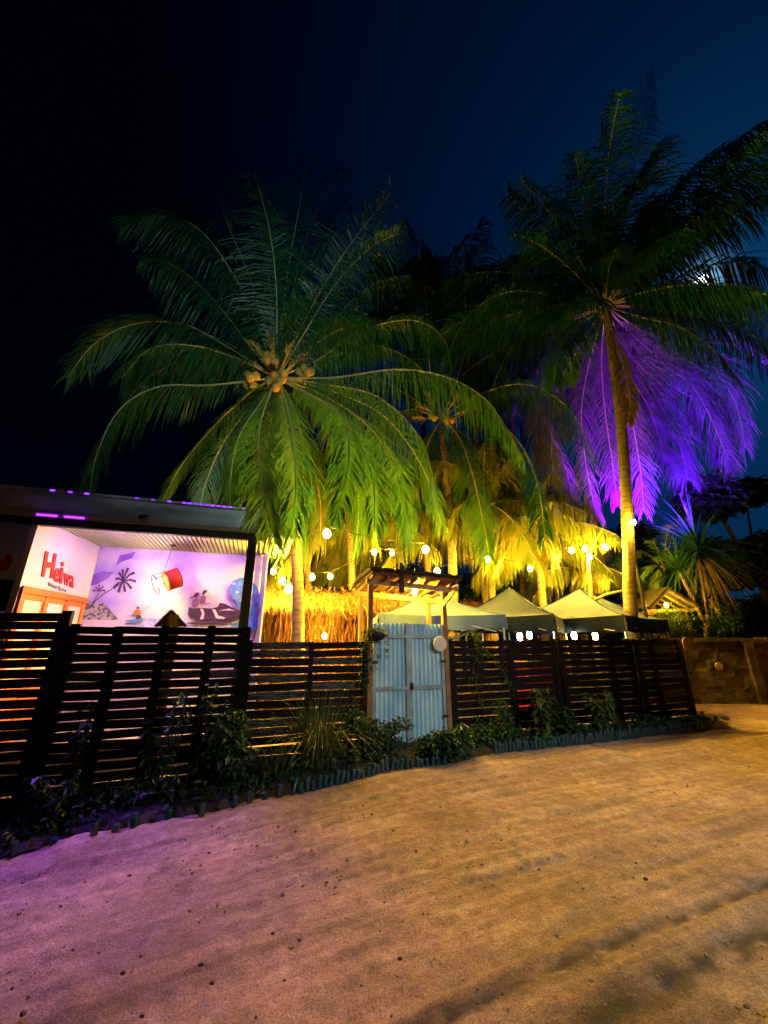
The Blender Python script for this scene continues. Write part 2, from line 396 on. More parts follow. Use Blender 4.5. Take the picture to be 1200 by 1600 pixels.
# ------------------------------------------------------------------ slat fence
def fence(name, s0, s1, ztop, zbot, posts, label, m='fence_wood', pitch=.118, gap=.015, mats=None, wide=.085, back=()):
    o = thing(name, F((s0 + s1) / 2, 0, 0), label, 'fence', 'dark slat fence panels along the track')
    z = ztop
    bays = sorted(posts)
    cuts = [s0] + [p for p in bays if s0 + .1 < p < s1 - .1] + [s1]
    while z - pitch > zbot:
        for a, b in zip(cuts, cuts[1:]):
            h = pitch - gap + random.uniform(-.007, .007); t = .011
            za = z - random.uniform(0, .006); dz = random.uniform(-.011, .011); dd = random.uniform(-.003, .003)
            mb = MB(); mid = (a + b) / 2
            mb.box(F(mid, dd, za - h / 2), U * ((b - a) / 2 - .003) + Vector((0, 0, dz)), N * t, (0, 0, h / 2))
            mm = random.choice(mats) if mats else random.choice([m, m, m, m, 'fence_red', 'fence_grey'])
            mb.build('slat', mm, o, origin=F(mid, dd, za - h / 2))
        z -= pitch
    for p in posts:
        w = wide
        MB().sbox(p - w / 2, p + w / 2, .014, .085, zbot - .05, ztop + random.uniform(.0, .04)).build('post', m, o)
        MB().sbox(p - w / 2 - .012, p + w / 2 + .012, -.034, -.0145, zbot, ztop - .004).build('cover_board', m, o)
    return o
fence('slat_fence', -6.6, -5.03, 1.95, -.32, (-6.5, -5.85, -5.06), 'tallest dark slat fence panel, at the left edge of the picture', wide=.12)
fence('slat_fence', -5.0, -2.655, 1.78, -.34, (-4.93, -4.4, -3.82, -3.2, -2.7), 'wide dark slat fence panel in front of the mural room', wide=.1)
fence('slat_fence', -2.65, -1.683, 1.57, -.25, (-2.62, -1.7), 'weathered grey slat fence panel in front of the leaning palm trunk', mats=['fence_grey', 'fence_grey', 'fence_wood'], m='fence_wood', wide=.05)
fence('slat_fence', -1.677, -.78, 1.57, -.2, (-.82,), 'dark slat fence panel just left of the corrugated gate', wide=.05)
fence('slat_fence', .7, 3.04, 1.59, .02, (.76, 1.98, 2.98), 'dark slat fence panel just right of the corrugated gate', pitch=.124, mats=['fence_wood', 'fence_red'], wide=.09)
fence('slat_fence', 3.07, 4.98, 1.6, .02, (3.13, 4.36, 4.9), 'reddish dark slat fence panel below the navy tent valance', pitch=.124, mats=['fence_red', 'fence_wood'], m='fence_red', wide=.09)
fence('slat_fence', 5.01, 6.4, 1.6, .02, (5.08, 5.5, 6.32), 'dark slat fence panel ending at the right-hand corner', pitch=.124, wide=.1)

# ------------------------------------------------------------------ gate with its little roof
def corrugated(s0, s1, d, z0, z1, pitch=.078, amp=.017, per=8):
    n = int((s1 - s0) / pitch * per); vs = []; fs = []
    for i in range(n + 1):
        s = s0 + (s1 - s0) * i / n; dd = d + amp * math.sin(2 * math.pi * (s - s0) / pitch)
        for z in (z0, z1): vs.append(F(s, dd, z))
    for i in range(n): fs.append((2 * i, 2 * i + 2, 2 * i + 3, 2 * i + 1))
    for i in range(n + 1):
        s = s0 + (s1 - s0) * i / n; dd = d + .002 + amp * math.sin(2 * math.pi * (s - s0) / pitch)
        for z in (z0, z1): vs.append(F(s, dd, z))
    o = 2 * n + 2
    for i in range(n): fs.append((o + 2 * i, o + 2 * i + 1, o + 2 * i + 3, o + 2 * i + 2))
    return MB().add(vs, fs)
gate = thing('corrugated_gate', F(-.04, 0, 0), 'double gate of blue-grey corrugated metal sheets under the small roof', 'gate')
for a, b in ((-.68, -.052), (-.045, .6)):
    lf = corrugated(a, b, -.01, .06, 1.87).build('sheet', 'galvanised', gate, smooth=True)
    for z in (.85, 1.66):
        MB().sbox(a, b, -.05, -.028, z - .03, z + .03).build('rail', 'gate_frame', lf)
    MB().sbox(a - .004, a + .05, -.046, -.024, .06, 1.86).build('stile', 'gate_frame', lf)
    MB().sbox(b - .05, b + .004, -.046, -.024, .06, 1.86).build('stile', 'gate_frame', lf)
for z in (.4, 1.25, 1.6):
    for a in (-.66, .58): MB().sbox(a - .05, a + .05, -.06, -.0505, z - .02, z + .02).build('hinge', 'metal_dark', gate)
for z in (.85, 1.66):
    for k in range(14):
        sx_ = -.62 + k * .088
        if abs(sx_ + .05) > .05: MB().lathe(F(sx_, -.05, z), [(.009, 0), (.009, .004), (.001, .006)], 6, -N).build('screw_head', 'metal_dark', gate)
MB().sbox(-.035, .0, -.085, -.052, .82, .93).build('latch', 'metal_dark', gate)

roof = thing('gate_roof', F(-.04, 0, 0), 'small thatch-topped roof on two wooden posts over the gate', 'roof')
MB().sbox(-.78, -.7, -.06, .02, -.1, 2.6).build('post', 'wood', roof)
MB().sbox(.61, .69, -.06, .02, -.1, 2.5).build('post', 'wood', roof)
MB().sbox(-.76, -.69, .62, .69, -.1, 2.42).build('post', 'wood', roof)
MB().sbox(.62, .69, .62, .69, -.1, 2.36).build('post', 'wood', roof)
for d, z in ((-.12, 2.53), (.62, 2.4)):
    MB().bar(F(-.84, d, z + .03), F(.84, d, z - .07), .06, .09).build('beam', 'wood_pale', roof)
for i in range(7):
    s = -.78 + i * .255
    MB().bar(F(s, -.38, 2.63 - .05 * i / 6), F(s + .02, .85, 2.46 - .05 * i / 6), .05, .05).build('rafter', 'wood', roof)
MB().bar(F(.62, -.04, 2.2), F(.8, -.3, 2.5), .05, .07).build('brace', 'wood_pale', roof)
MB().bar(F(-.3, -.4, 2.35), F(-.3, -.38, 2.85), .07, .07).build('king_post', 'bark_dark', roof)
MB().prism([F(-.82, -.4, 2.672), F(.82, -.4, 2.612), F(.82, .85, 2.485), F(-.82, .85, 2.545)], (0, 0, .02)).build('soffit_board', 'wood', roof)
def thatch_slab():
    mb = MB(); n = 34; k = 10; vs = []; fs = []
    for side in (0, 1):
        for i in range(n + 1):
            for j in range(k + 1):
                s = -.86 + 1.72 * i / n; d = -.42 + 1.3 * j / k
                z = 2.70 - .06 * i / n - .14 * j / k + .05 * math.sin(j / k * math.pi)
                bump = (random.uniform(0, .035) + .035 if side else 0)
                vs.append(F(s + random.uniform(-.02, .02), d + random.uniform(-.02, .02), z + bump))
    m = (n + 1) * (k + 1)
    for i in range(n):
        for j in range(k):
            a = i * (k + 1) + j; q = (a, a + k + 1, a + k + 2, a + 1)
            fs.append(q[::-1]); fs.append(tuple(x + m for x in q))
    for i in range(n):
        a = i * (k + 1); b = a + k + 1; fs.append((a, b, b + m, a + m)); fs.append((b + k, a + k, a + k + m, b + k + m))
    for j in range(k):
        fs.append((j + 1, j, j + m, j + 1 + m)); a = n * (k + 1) + j; fs.append((a, a + 1, a + 1 + m, a + m))
    mb.add(vs, fs)
    for i in range(420):                              # loose straw along the edges
        e = random.random(); s = random.uniform(-.87, .86); d = -.42 if e < .6 else random.uniform(-.48, .9)
        if e >= .6: s = random.choice((-.86, .86))
        z = 2.72 - .03 * (s + 1) - .1 * (d + .48); p = F(s, d, z)
        q = p + (N * (-random.uniform(.02, .14)) if e < .6 else U * (math.copysign(random.uniform(.02, .12), s))) + Vector((0, 0, -random.uniform(0, .09))) + U * random.uniform(-.05, .05)
        w = U * .006 if e < .6 else N * .006
        mb.add([p - w, p + w, q], [(0, 1, 2)])
    return mb
tag(thatch_slab().build('thatch', 'thatch_dark', roof), kind='stuff')

def disc(p, nrm, r, m, label, ring=None):
    t = thing('round_plaque', p, label, 'plaque', 'round plaques on the fence posts')
    nrm = Vector(nrm).normalized()
    MB().lathe(p, [(.001, 0), (r * .97, 0), (r, .006), (r, .02), (r * .95, .026), (.001, .027)], 28, nrm).build('disc', m, t)
    if ring:
        for q in (.35, .62, .85): MB().lathe(p + nrm * .026, [(r * q - .006, 0), (r * q - .006, .004), (r * q + .006, .004), (r * q + .006, 0)], 28, nrm).build('ring', ring, t)
    return t
disc(F(.5, -.1, 1.535), -N, .125, 'disc', 'plain white round plaque on the right gate post')
disc(F(6.42, -.13, 1.52), -N, .14, 'disc_wood', 'ringed wooden round plaque at the right corner of the fence', 'wood')

# ------------------------------------------------------------------ leaves and fronds
def bez(pts, n):
    pts = [Vector(p) for p in pts]; k = len(pts)
    ext = [pts[0] * 2 - pts[1]] + pts + [pts[-1] * 2 - pts[-2]]
    out = []
    for i in range(n + 1):
        u = i / n * (k - 1); j = min(int(u), k - 2); t = u - j
        p0, p1, p2, p3 = ext[j], ext[j + 1], ext[j + 2], ext[j + 3]
        out.append(.5 * ((2 * p1) + (p2 - p0) * t + (2 * p0 - 5 * p1 + 4 * p2 - p3) * t * t + (3 * p1 - p0 - 3 * p2 + p3) * t ** 3))
    return out
def frond(parent, pts, lf=1.1, droop=.6, n=62, width=.028, m='leaf', sx=0., wind=(-.08, 0, 0), start=.14, rr=.03, lift=0., ragged=.0):
    path = bez(pts, 28); k = len(path)
    rb = MB().tube(path, [rr * (1 - .82 * i / (k - 1)) for i in range(k)], 5, False)
    mb = MB(); nr = len(rb.f)
    h = path[-1] - path[0]; h.z = 0
    if h.length < .2: h = Vector((0, -1, 0))
    h.normalize(); S0 = Vector((h.y, -h.x, 0))
    if sx: S0 = (S0 * (1 - sx) + Vector((math.copysign(1, S0.x if abs(S0.x) > .01 else 1), 0, 0)) * sx).normalized()
    wind = Vector(wind); seed = random.random() * 9; roll0 = random.uniform(-.25, .25); roll1 = random.uniform(-.5, .5); cl = [random.gauss(0, 1) for _ in range(60)]
    vs = []; fs = []
    for i in range(n):
        t = start + (1 - start) * (i + .5) / n
        u = t * (k - 1); j = min(int(u), k - 2); P = path[j].lerp(path[j + 1], u - j); T = (path[j + 1] - path[j]).normalized()
        L = lf * (.45 + .55 * math.sin(min(1, (t - start) / .32) * math.pi / 2)) * (1 - .62 * max(0, (t - .55) / .45) ** 1.5)
        for sg in (-1, 1):
            if random.random() < ragged: continue
            S = S0 - T * S0.dot(T)
            if S.length < .1: S = Vector((1, 0, 0))
            S.normalize()
            ro = roll0 + roll1 * t + .3 * math.sin(t * 7 + seed)
            S = (S * math.cos(ro) + T.cross(S) * math.sin(ro)).normalized()
            ci = cl[int(t * 29) + (30 if sg > 0 else 0)]; fw = .42 + .5 * t + random.uniform(-.1, .1) + .14 * ci
            D = (S * sg * random.uniform(.85, 1.05) + T * fw + Vector((0, 0, lift + random.uniform(-.1, .12) + .12 * ci))).normalized()
            l = L * random.uniform(.7, 1.12) * (.4 if random.random() < .05 else 1); g = droop * random.uniform(.65, 1.3) * (1 + .15 * ci)
            W = T - D * T.dot(D)
            if W.length < .05: W = Vector((0, 0, 1))
            W.normalize()
            W = (W + Vector((0, 0, random.uniform(-.5, .5))) + S * random.uniform(-.3, .3)).normalized()
            o = len(vs); q = P.copy()
            sway = wind * l * (1 + .6 * math.sin(t * 9 + seed))
            fr = (0, .32, .68, 1); wd = (.55, 1, .75, 0)
            for a, w in zip(fr, wd):
                # a drooping leaflet keeps its length: direction turns towards gravity
                dd = (D * max(.08, 1 - g * a * .95) + Vector((0, 0, -1)) * g * a * 1.5).normalized() if a else D
                if a: q = q + dd * l * (a - prev) + sway * (a - prev)
                prev = a
                if w: vs.append(q - W * width * w); vs.append(q + W * width * w)
                else: vs.append(q.copy())
            fs += [(o, o + 1, o + 3, o + 2), (o + 2, o + 3, o + 5, o + 4), (o + 4, o + 5, o + 6)]
    mb.add(vs, fs)
    org = path[0]
    ob = mb.build('frond', m, parent, origin=org)
    rc = rb.build('rachis', 'rachis', None, smooth=True)
    rc.parent = ob; rc.matrix_parent_inverse = Matrix.Translation(-org)
    return ob
def trunk_mesh(path, r0, r1, bulge=1.5, step=.1):
    pts = bez(path, 140); L = sum((b - a).length for a, b in zip(pts, pts[1:])); rad = []; acc = 0
    for i, p in enumerate(pts):
        if i: acc += (p - pts[i - 1]).length
        f = acc / L; r = r0 + (r1 - r0) * f + r0 * (bulge - 1) * math.exp(-acc / .35)
        ph = (acc / step) % 1
        rad.append(r * (1 + .07 * (1 - ph) - .03 + random.uniform(-.012, .012)))
    return MB().tube(pts, rad, 18)
def auto_fronds(parent, C, cnt, L, el, seed, az0=0, az1=360, **kw):
    rng = random.Random(seed); out = []
    for i in range(cnt):
        az = R(az0 + (az1 - az0) * (i + rng.uniform(.1, .9)) / cnt); e = R(rng.uniform(*el)); l = L * rng.uniform(.85, 1.12)
        h = Vector((math.cos(az), math.sin(az), 0)); d = h * math.cos(e) + Vector((0, 0, math.sin(e)))
        sag = l * rng.uniform(.28, .45)
        pts = [C + h * .1]
        for f in (.35, .68, 1): pts.append(C + d * l * f * (1 - .12 * f) - Vector((0, 0, sag * f ** 2.1)))
        out.append(frond(parent, pts, **kw))
    return out
def px_frond(parent, C, Y, pts, **kw):
    """fronds read off the photograph, each point with its own depth"""
    return frond(parent, [C] + [at(x, y, Y + dy) for x, y, dy in pts], **kw)
def coconuts(parent, C, spots, r=.11):
    for i, (dx, dy, dz) in enumerate(spots):
        c = C + Vector((dx, dy, dz))
        mb = MB().lathe(c, [(.004, -r * 1.25), (r * .45, -r * 1.1), (r * .85, -r * .6), (r, 0), (r * .82, r * .6), (r * .35, r * 1.02), (.004, r * 1.1)], 9, (random.uniform(-.4, .4), random.uniform(-.4, .4), 1))
        mb.build('coconut', random.choice(['coconut', 'coconut', 'coconut_green']), parent, smooth=True)
def spadix(parent, C, d, n=16, L=.6):
    d = Vector(d).normalized(); mb = MB(); mb.tube([C, C + d * L * .5, C + d * L], [.02, .014, .008], 5)
    for i in range(n):
        p = C + d * L * (.35 + .6 * i / n); q = (d + Vector((random.uniform(-.6, .6), random.uniform(-.6, .6), random.uniform(-.5, .3)))).normalized()
        l = random.uniform(.2, .36); mb.tube([p, p + q * l * .5, p + q * l - Vector((0, 0, .06))], [.008, .006, .003], 4)
        mb.ball(p + q * l * .6, .018, 5, 4)
    mb.build('flower_stalk', 'flower', parent)

# ---- big left palm
YA = 8.4
CA = at(433, 590, YA)
pa = thing('coconut_palm', at(470, 1030, YA) * 1, 'big coconut palm with coconuts tinted for orange lamplight leaning left beside the mural room', 'palm tree', 'coconut palms behind the fence')
pa.location.z = gz(pa.location.x)
b0 = pa.location.copy()
trunk_mesh([b0, at(466, 960, YA), at(461, 840, YA), at(448, 710, YA), at(434, 615, YA)], .135, .105).build('trunk', 'bark', pa, smooth=True)
K = dict(n=125, width=.015, ragged=.06)
px_frond(pa, CA, YA, [(330, 602, -.5), (250, 604, -1.0), (187, 640, -1.3), (150, 715, -1.5), (138, 790, -1.6)], lf=1.5, droop=1.3, wind=(-.05, 0, 0), **K)
px_frond(pa, CA, YA, [(360, 545, -.1), (290, 508, -.3), (215, 505, -.4), (150, 535, -.5), (105, 590, -.5)], lf=1.4, droop=.95, m='leaf_dark', wind=(-.25, 0, .05), **K)
px_frond(pa, CA, YA, [(395, 490, -.2), (365, 430, -.5), (315, 362, -.8), (255, 335, -1.0), (190, 350, -1.1)], lf=1.5, droop=.95, m='leaf_dark', wind=(-.25, 0, 0), **K)
px_frond(pa, CA, YA, [(405, 500, .6), (375, 420, 1.2), (325, 345, 1.8), (240, 300, 2.2)], lf=1.5, droop=.8, m='leaf_dark', wind=(-.2, 0, 0), **K)
px_frond(pa, CA, YA, [(433, 520, -.3), (431, 440, -.8), (421, 360, -1.2), (398, 270, -1.4)], lf=1.6, droop=.7, sx=.9, m='leaf_dark', **K)
px_frond(pa, CA, YA, [(428, 500, .5), (415, 400, .9), (395, 310, 1.2), (378, 240, 1.3)], lf=1.55, droop=.7, sx=.8, m='leaf_dark', **K)
px_frond(pa, CA, YA, [(455, 545, -.2), (492, 470, -.6), (545, 385, -.9), (612, 300, -1.1)], lf=1.7, droop=.8, sx=.6, m='leaf_dark', wind=(.0, 0, 0), **K)
px_frond(pa, CA, YA, [(450, 500, .6), (470, 400, 1.1), (500, 320, 1.5), (540, 260, 1.8)], lf=1.6, droop=.75, sx=.7, m='leaf_dark', **K)
px_frond(pa, CA, YA, [(500, 560, .2), (560, 518, .4), (640, 500, .5), (690, 525, .5), (708, 580, .4)], lf=1.15, droop=.8, m='leaf_dark', **K)
px_frond(pa, CA, YA, [(520, 590, -.5), (620, 577, -.9), (700, 590, -1.1), (765, 630, -1.2), (820, 720, -1.2)], lf=1.45, droop=1.2, **K)
px_frond(pa, CA, YA, [(475, 612, -.6), (525, 640, -1.3), (545, 690, -1.9), (540, 750, -2.2), (522, 815, -2.4)], lf=.9, droop=.65, sx=.7, wind=(0, 0, 0), **K)
px_frond(pa, CA, YA, [(420, 620, -.6), (406, 665, -1.4), (405, 720, -2.0), (415, 790, -2.3), (430, 850, -2.5)], lf=.85, droop=.6, sx=.8, wind=(0, 0, 0), **K)
px_frond(pa, CA, YA, [(500, 615, .2), (570, 660, -.2), (612, 720, -.7), (628, 780, -1.0), (635, 850, -1.2)], lf=.95, droop=.7, sx=.7, wind=(0, 0, 0), **K)
px_frond(pa, CA, YA, [(395, 610, .4), (340, 660, .6), (285, 725, .6), (250, 790, .5)], lf=1.0, droop=.95, m='leaf', **K)
px_frond(pa, CA, YA, [(450, 640, .6), (480, 700, 1.1), (500, 780, 1.3), (500, 850, 1.3)], lf=1.0, droop=.8, m='leaf_yellow', sx=.5, **K)
px_frond(pa, CA, YA, [(425, 650, .7), (418, 710, 1.2), (440, 790, 1.4), (452, 860, 1.4)], lf=.95, droop=.8, m='leaf_yellow', sx=.6, **K)
px_frond(pa, CA, YA, [(480, 620, .7), (540, 690, 1.2), (575, 780, 1.4), (590, 860, 1.4)], lf=1.0, droop=.8, m='leaf_yellow', sx=.4, **K)
px_frond(pa, CA, YA, [(510, 560, .9), (590, 540, 1.6), (660, 580, 2.0), (700, 670, 2.2)], lf=1.15, droop=.9, m='leaf_dark', **K)
px_frond(pa, CA, YA, [(380, 580, .9), (300, 560, 1.6), (220, 600, 2.0), (170, 680, 2.2)], lf=1.1, droop=.9, m='leaf_dark', **K)
coconuts(pa, CA, [(-.62, -.35, -.2), (-.52, -.42, -.33), (-.4, -.4, -.26), (-.68, -.2, -.34), (-.5, -.25, -.4), (-.05, -.42, -.42), (.08, -.46, -.3), (.2, -.42, -.42), (.12, -.35, -.55), (.3, -.42, -.2), (.25, -.36, -.33),
    (.62, -.2, .02), (.74, -.26, .1), (.84, -.2, -.02), (.7, -.14, -.1), (.9, -.12, .1), (-.12, -.5, .12), (-.02, -.5, .24), (-.14, -.46, .3), (.06, -.48, .1)], .112)
for d in ((-.5, -.6, .6), (-.1, -.7, .9), (.5, -.6, .6), (.7, -.3, .4), (-.7, -.2, .3)): spadix(pa, CA + Vector(d) * .15, d, 26, .78)
spk = MB().tube([CA, CA + Vector((-.1, -.2, .7)), CA + Vector((-.12, -.25, 1.2))], [.05, .04, .006], 7); spk.build('spear_leaf', 'rachis', pa, smooth=True)

for pts in ([(447, 630, -.7), (458, 690, -1.5), (462, 760, -1.8), (455, 835, -1.9)], [(500, 625, -.5), (555, 680, -1.1), (582, 750, -1.4), (585, 830, -1.5)], [(410, 625, -.2), (375, 680, -.6), (360, 750, -.8), (362, 815, -.9)], [(460, 640, .3), (475, 710, .5), (470, 790, .6), (472, 860, .6)]):
    px_frond(pa, CA, YA, pts, lf=1.1, droop=.75, sx=.7, wind=(0, 0, 0), n=110, width=.015)
for pts, sx in (([(440, 510, -.2), (452, 410, -.4), (468, 320, -.5), (480, 240, -.5)], .9), ([(415, 510, .1), (385, 420, .2), (352, 340, .3), (330, 270, .3)], .6), ([(390, 540, -.3), (335, 470, -.6), (280, 420, -.8), (225, 400, -.9)], .2), ([(370, 560, -.4), (300, 540, -.9), (235, 545, -1.2), (190, 590, -1.3)], 0),
        ([(470, 530, -.3), (520, 450, -.6), (575, 390, -.8), (630, 360, -.9)], .4), ([(480, 550, .3), (540, 480, .6), (590, 440, .8), (640, 430, .9)], .3), ([(425, 480, .8), (405, 360, 1.4), (375, 270, 1.7)], .8), ([(450, 480, .9), (500, 380, 1.6), (560, 300, 2)], .6), ([(400, 500, 1), (340, 400, 1.7), (270, 360, 2)], .5)):
    px_frond(pa, CA, YA, pts, lf=1.6, droop=.85, sx=sx, m='leaf_dark', n=120, width=.013, ragged=.05)
for pts in ([(490, 620, .5), (545, 690, .9), (560, 780, 1.0), (556, 860, 1.0)], [(515, 610, .4), (600, 650, .7), (660, 730, .8), (690, 820, .8)], [(400, 625, .7), (350, 690, 1.1), (320, 760, 1.2), (310, 810, 1.2)], [(440, 650, .3), (440, 720, .5), (432, 800, .6), (436, 870, .6)], [(505, 600, -.3), (590, 620, -.6), (660, 690, -.8), (680, 790, -.9)], [(455, 650, 1.0), (500, 730, 1.6), (525, 820, 1.7)]):
    px_frond(pa, CA, YA, pts, lf=1.15, droop=.9, sx=.5, wind=(0, 0, 0), n=110, width=.014, m='leaf')
auto_fronds(pa, CA, 13, 6.0, (40, 84), 77, -10, 190, lf=1.6, droop=.9, n=110, width=.013, m='leaf_dark')
# ---- middle palm, farther back
YB = 12.2
CB = at(690, 655, YB)
pb = thing('coconut_palm', at(708, 1030, YB), 'middle coconut palm with orange-lit trunk rising behind the gate roof', 'palm tree', 'coconut palms behind the fence'); pb.location.z = 0
trunk_mesh([pb.location.copy(), at(708, 950, YB), at(706, 850, YB), at(698, 750, YB), at(690, 668, YB)], .16, .12).build('trunk', 'bark', pb, smooth=True)
K = dict(n=105, width=.017, ragged=.06)
px_frond(pb, CB, YB, [(672, 580, -.3), (666, 480, -.8), (655, 375, -1.0)], lf=1.5, droop=.6, sx=.8, m='leaf_dark', **K)
px_frond(pb, CB, YB, [(715, 590, .2), (745, 500, .4), (790, 420, .5), (800, 395, .5)], lf=1.5, droop=.7, sx=.5, m='leaf_dark', **K)
px_frond(pb, CB, YB, [(740, 620, -.5), (820, 600, -1), (890, 640, -1.4), (930, 720, -1.5)], lf=1.5, droop=1, m='leaf_dark', **K)
px_frond(pb, CB, YB, [(750, 640, -1), (810, 690, -2), (840, 760, -2.5), (852, 840, -2.6)], lf=1.4, droop=.7, m='leaf_dark', sx=.5, **K)
px_frond(pb, CB, YB, [(715, 680, -.9), (735, 730, -1.8), (752, 800, -2.2), (765, 870, -2.2)], lf=1.2, droop=.6, m='leaf', sx=.7, **K)
px_frond(pb, CB, YB, [(670, 690, -.6), (650, 750, -1.2), (640, 830, -1.4)], lf=1.2, droop=.7, m='leaf', sx=.6, **K)
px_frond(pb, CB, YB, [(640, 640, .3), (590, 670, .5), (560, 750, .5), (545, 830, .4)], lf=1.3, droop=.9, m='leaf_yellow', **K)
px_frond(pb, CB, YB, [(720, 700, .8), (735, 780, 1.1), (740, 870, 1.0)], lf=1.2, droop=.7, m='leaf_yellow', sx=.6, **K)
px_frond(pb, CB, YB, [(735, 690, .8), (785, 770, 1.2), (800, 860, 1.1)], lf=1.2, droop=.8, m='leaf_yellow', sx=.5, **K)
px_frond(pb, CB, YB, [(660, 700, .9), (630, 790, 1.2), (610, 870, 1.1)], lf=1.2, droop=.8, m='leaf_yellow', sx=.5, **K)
px_frond(pb, CB, YB, [(625, 610, .6), (570, 590, 1), (520, 630, 1.2), (490, 710, 1.2)], lf=1.4, droop=.9, m='leaf_dark', **K)
for d in ((-.9, -.5, .3), (-.6, -.7, .6), (-1, -.2, -.05), (.5, -.7, .5), (.9, -.4, .1)): spadix(pb, CB + Vector(d) * .15, d, 16, .9)
coconuts(pb, CB, [(-.3, -.4, -.2), (-.42, -.4, -.1), (.1, -.45, -.35), (.3, -.4, -.3)], .12)

# ---- tall right palm
YC = 10.4
CC = at(946, 478, YC)
pc = thing('coconut_palm', at(992, 1040, YC), 'tallest coconut palm, dark against the moon, with a bulb on its trunk', 'palm tree', 'coconut palms behind the fence'); pc.location.z = 0
trunk_mesh([pc.location.copy(), at(986, 960, YC), at(982, 850, YC), at(972, 680, YC), at(958, 560, YC), at(948, 490, YC)], .165, .13).build('trunk', 'bark', pc, smooth=True)
K = dict(n=125, width=.02, m='leaf_dark', ragged=.05)
px_frond(pc, CC, YC, [(965, 400, -.4), (985, 290, -.8), (1005, 190, -.9), (1022, 120, -.9)], lf=1.7, droop=.5, sx=.8, **K)
px_frond(pc, CC, YC, [(935, 400, .4), (915, 310, .8), (898, 240, .9)], lf=1.6, droop=.5, sx=.8, **K)
px_frond(pc, CC, YC, [(980, 400, .2), (1030, 330, .5), (1085, 260, .6), (1135, 220, .6)], lf=1.5, droop=.6, sx=.4, **K)
px_frond(pc, CC, YC, [(1000, 440, -.4), (1070, 370, -.9), (1140, 310, -1.1), (1215, 262, -1.2)], lf=1.7, droop=.8, **K)
px_frond(pc, CC, YC, [(1010, 460, -.8), (1090, 420, -1.6), (1170, 410, -2), (1235, 440, -2.2)], lf=1.6, droop=.85, **K)
px_frond(pc, CC, YC, [(1020, 475, .2), (1100, 460, .4), (1180, 490, .4), (1240, 560, .4)], lf=1.5, droop=.9, **K)
px_frond(pc, CC, YC, [(1000, 495, -.5), (1060, 510, -1), (1120, 550, -1.3), (1160, 600, -1.4)], lf=1.4, droop=.9, **K)
px_frond(pc, CC, YC, [(905, 410, -.3), (860, 355, -.6), (795, 305, -.8)], lf=1.5, droop=.6, sx=.3, **K)
px_frond(pc, CC, YC, [(890, 445, .3), (830, 410, .5), (760, 420, .6), (700, 480, .6)], lf=1.5, droop=.8, **K)
px_frond(pc, CC, YC, [(880, 465, -.6), (800, 455, -1.1), (735, 490, -1.4), (690, 570, -1.5)], lf=1.5, droop=.9, **K)
px_frond(pc, CC, YC, [(890, 490, .6), (820, 520, 1.1), (775, 590, 1.3), (760, 660, 1.3)], lf=1.4, droop=.9, **K)
px_frond(pc, CC, YC, [(905, 505, -1), (875, 550, -1.9), (865, 600, -2.2)], lf=1.2, droop=.7, sx=.5, **K)
px_frond(pc, CC, YC, [(985, 420, .9), (1010, 300, 1.6), (1050, 210, 1.9)], lf=1.6, droop=.5, sx=.6, **K)
px_frond(pc, CC, YC, [(950, 400, 1), (950, 280, 1.7), (960, 180, 1.9)], lf=1.6, droop=.5, sx=.8, **K)
auto_fronds(pc, CC, 30, 7.0, (5, 82), 78, lf=2.0, droop=.85, n=105, width=.022, m='leaf_dark')
auto_fronds(pc, CC, 9, 4.6, (-25, 25), 79, 195, 345, lf=1.5, droop=.9, n=105, width=.02, m='leaf_dark')
px_frond(pc, CC, YC, [(962, 530, -.8), (975, 570, -1.3), (985, 620, -1.5), (982, 660, -1.5)], lf=.75, droop=.7, sx=.7, n=50, width=.034, m='leaf_dry')
px_frond(pc, CC, YC, [(925, 520, -1.1), (897, 560, -1.5), (890, 600, -1.6)], lf=.7, droop=.7, sx=.7, n=44, width=.03, m='leaf')
K = dict(n=150, width=.015, m='leaf_old', ragged=.08)               # older hanging fronds behind the trunk, in the violet floodlight
for pts, lf, dr, sx in (([(985, 520, 1), (1040, 570, 1.7), (1090, 615, 1.9), (1140, 720, 2)], 1.8, .9, 0), ([(975, 540, 1.4), (1020, 610, 2.2), (1060, 690, 2.5), (1075, 750, 2.5)], 1.6, .8, .3),
        ([(1010, 520, .8), (1090, 550, 1.3), (1145, 620, 1.5), (1165, 700, 1.5)], 1.6, .9, 0), ([(900, 550, 1.0), (870, 610, 1.4), (862, 700, 1.5), (872, 790, 1.5)], 1.0, .7, .8),
        ([(920, 570, 1.0), (908, 650, 1.3), (918, 740, 1.4), (935, 815, 1.4)], .9, .7, .9), ([(955, 570, 1.0), (985, 650, 1.4), (1000, 730, 1.5), (1006, 800, 1.5)], 1.0, .7, .8),
        ([(905, 540, 1.2), (850, 590, 1.7), (838, 660, 1.8), (842, 730, 1.8)], 1.1, .8, .5), ([(940, 560, 1.2), (945, 640, 1.6), (958, 730, 1.7), (965, 790, 1.7)], .9, .7, .9),
        ([(970, 560, 1.6), (1015, 640, 2.3), (1040, 720, 2.5)], 1.5, .8, .4), ([(1000, 540, 2), (1080, 590, 3), (1120, 660, 3.2), (1130, 730, 3.2)], 1.8, .9, .2), ([(890, 560, 2), (840, 620, 2.6), (880, 720, 2.7), (900, 800, 2.7)], 1.2, .8, .6)):
    px_frond(pc, CC, YC, pts, lf=lf * 1.3, droop=dr * 1.05, sx=sx, **K)

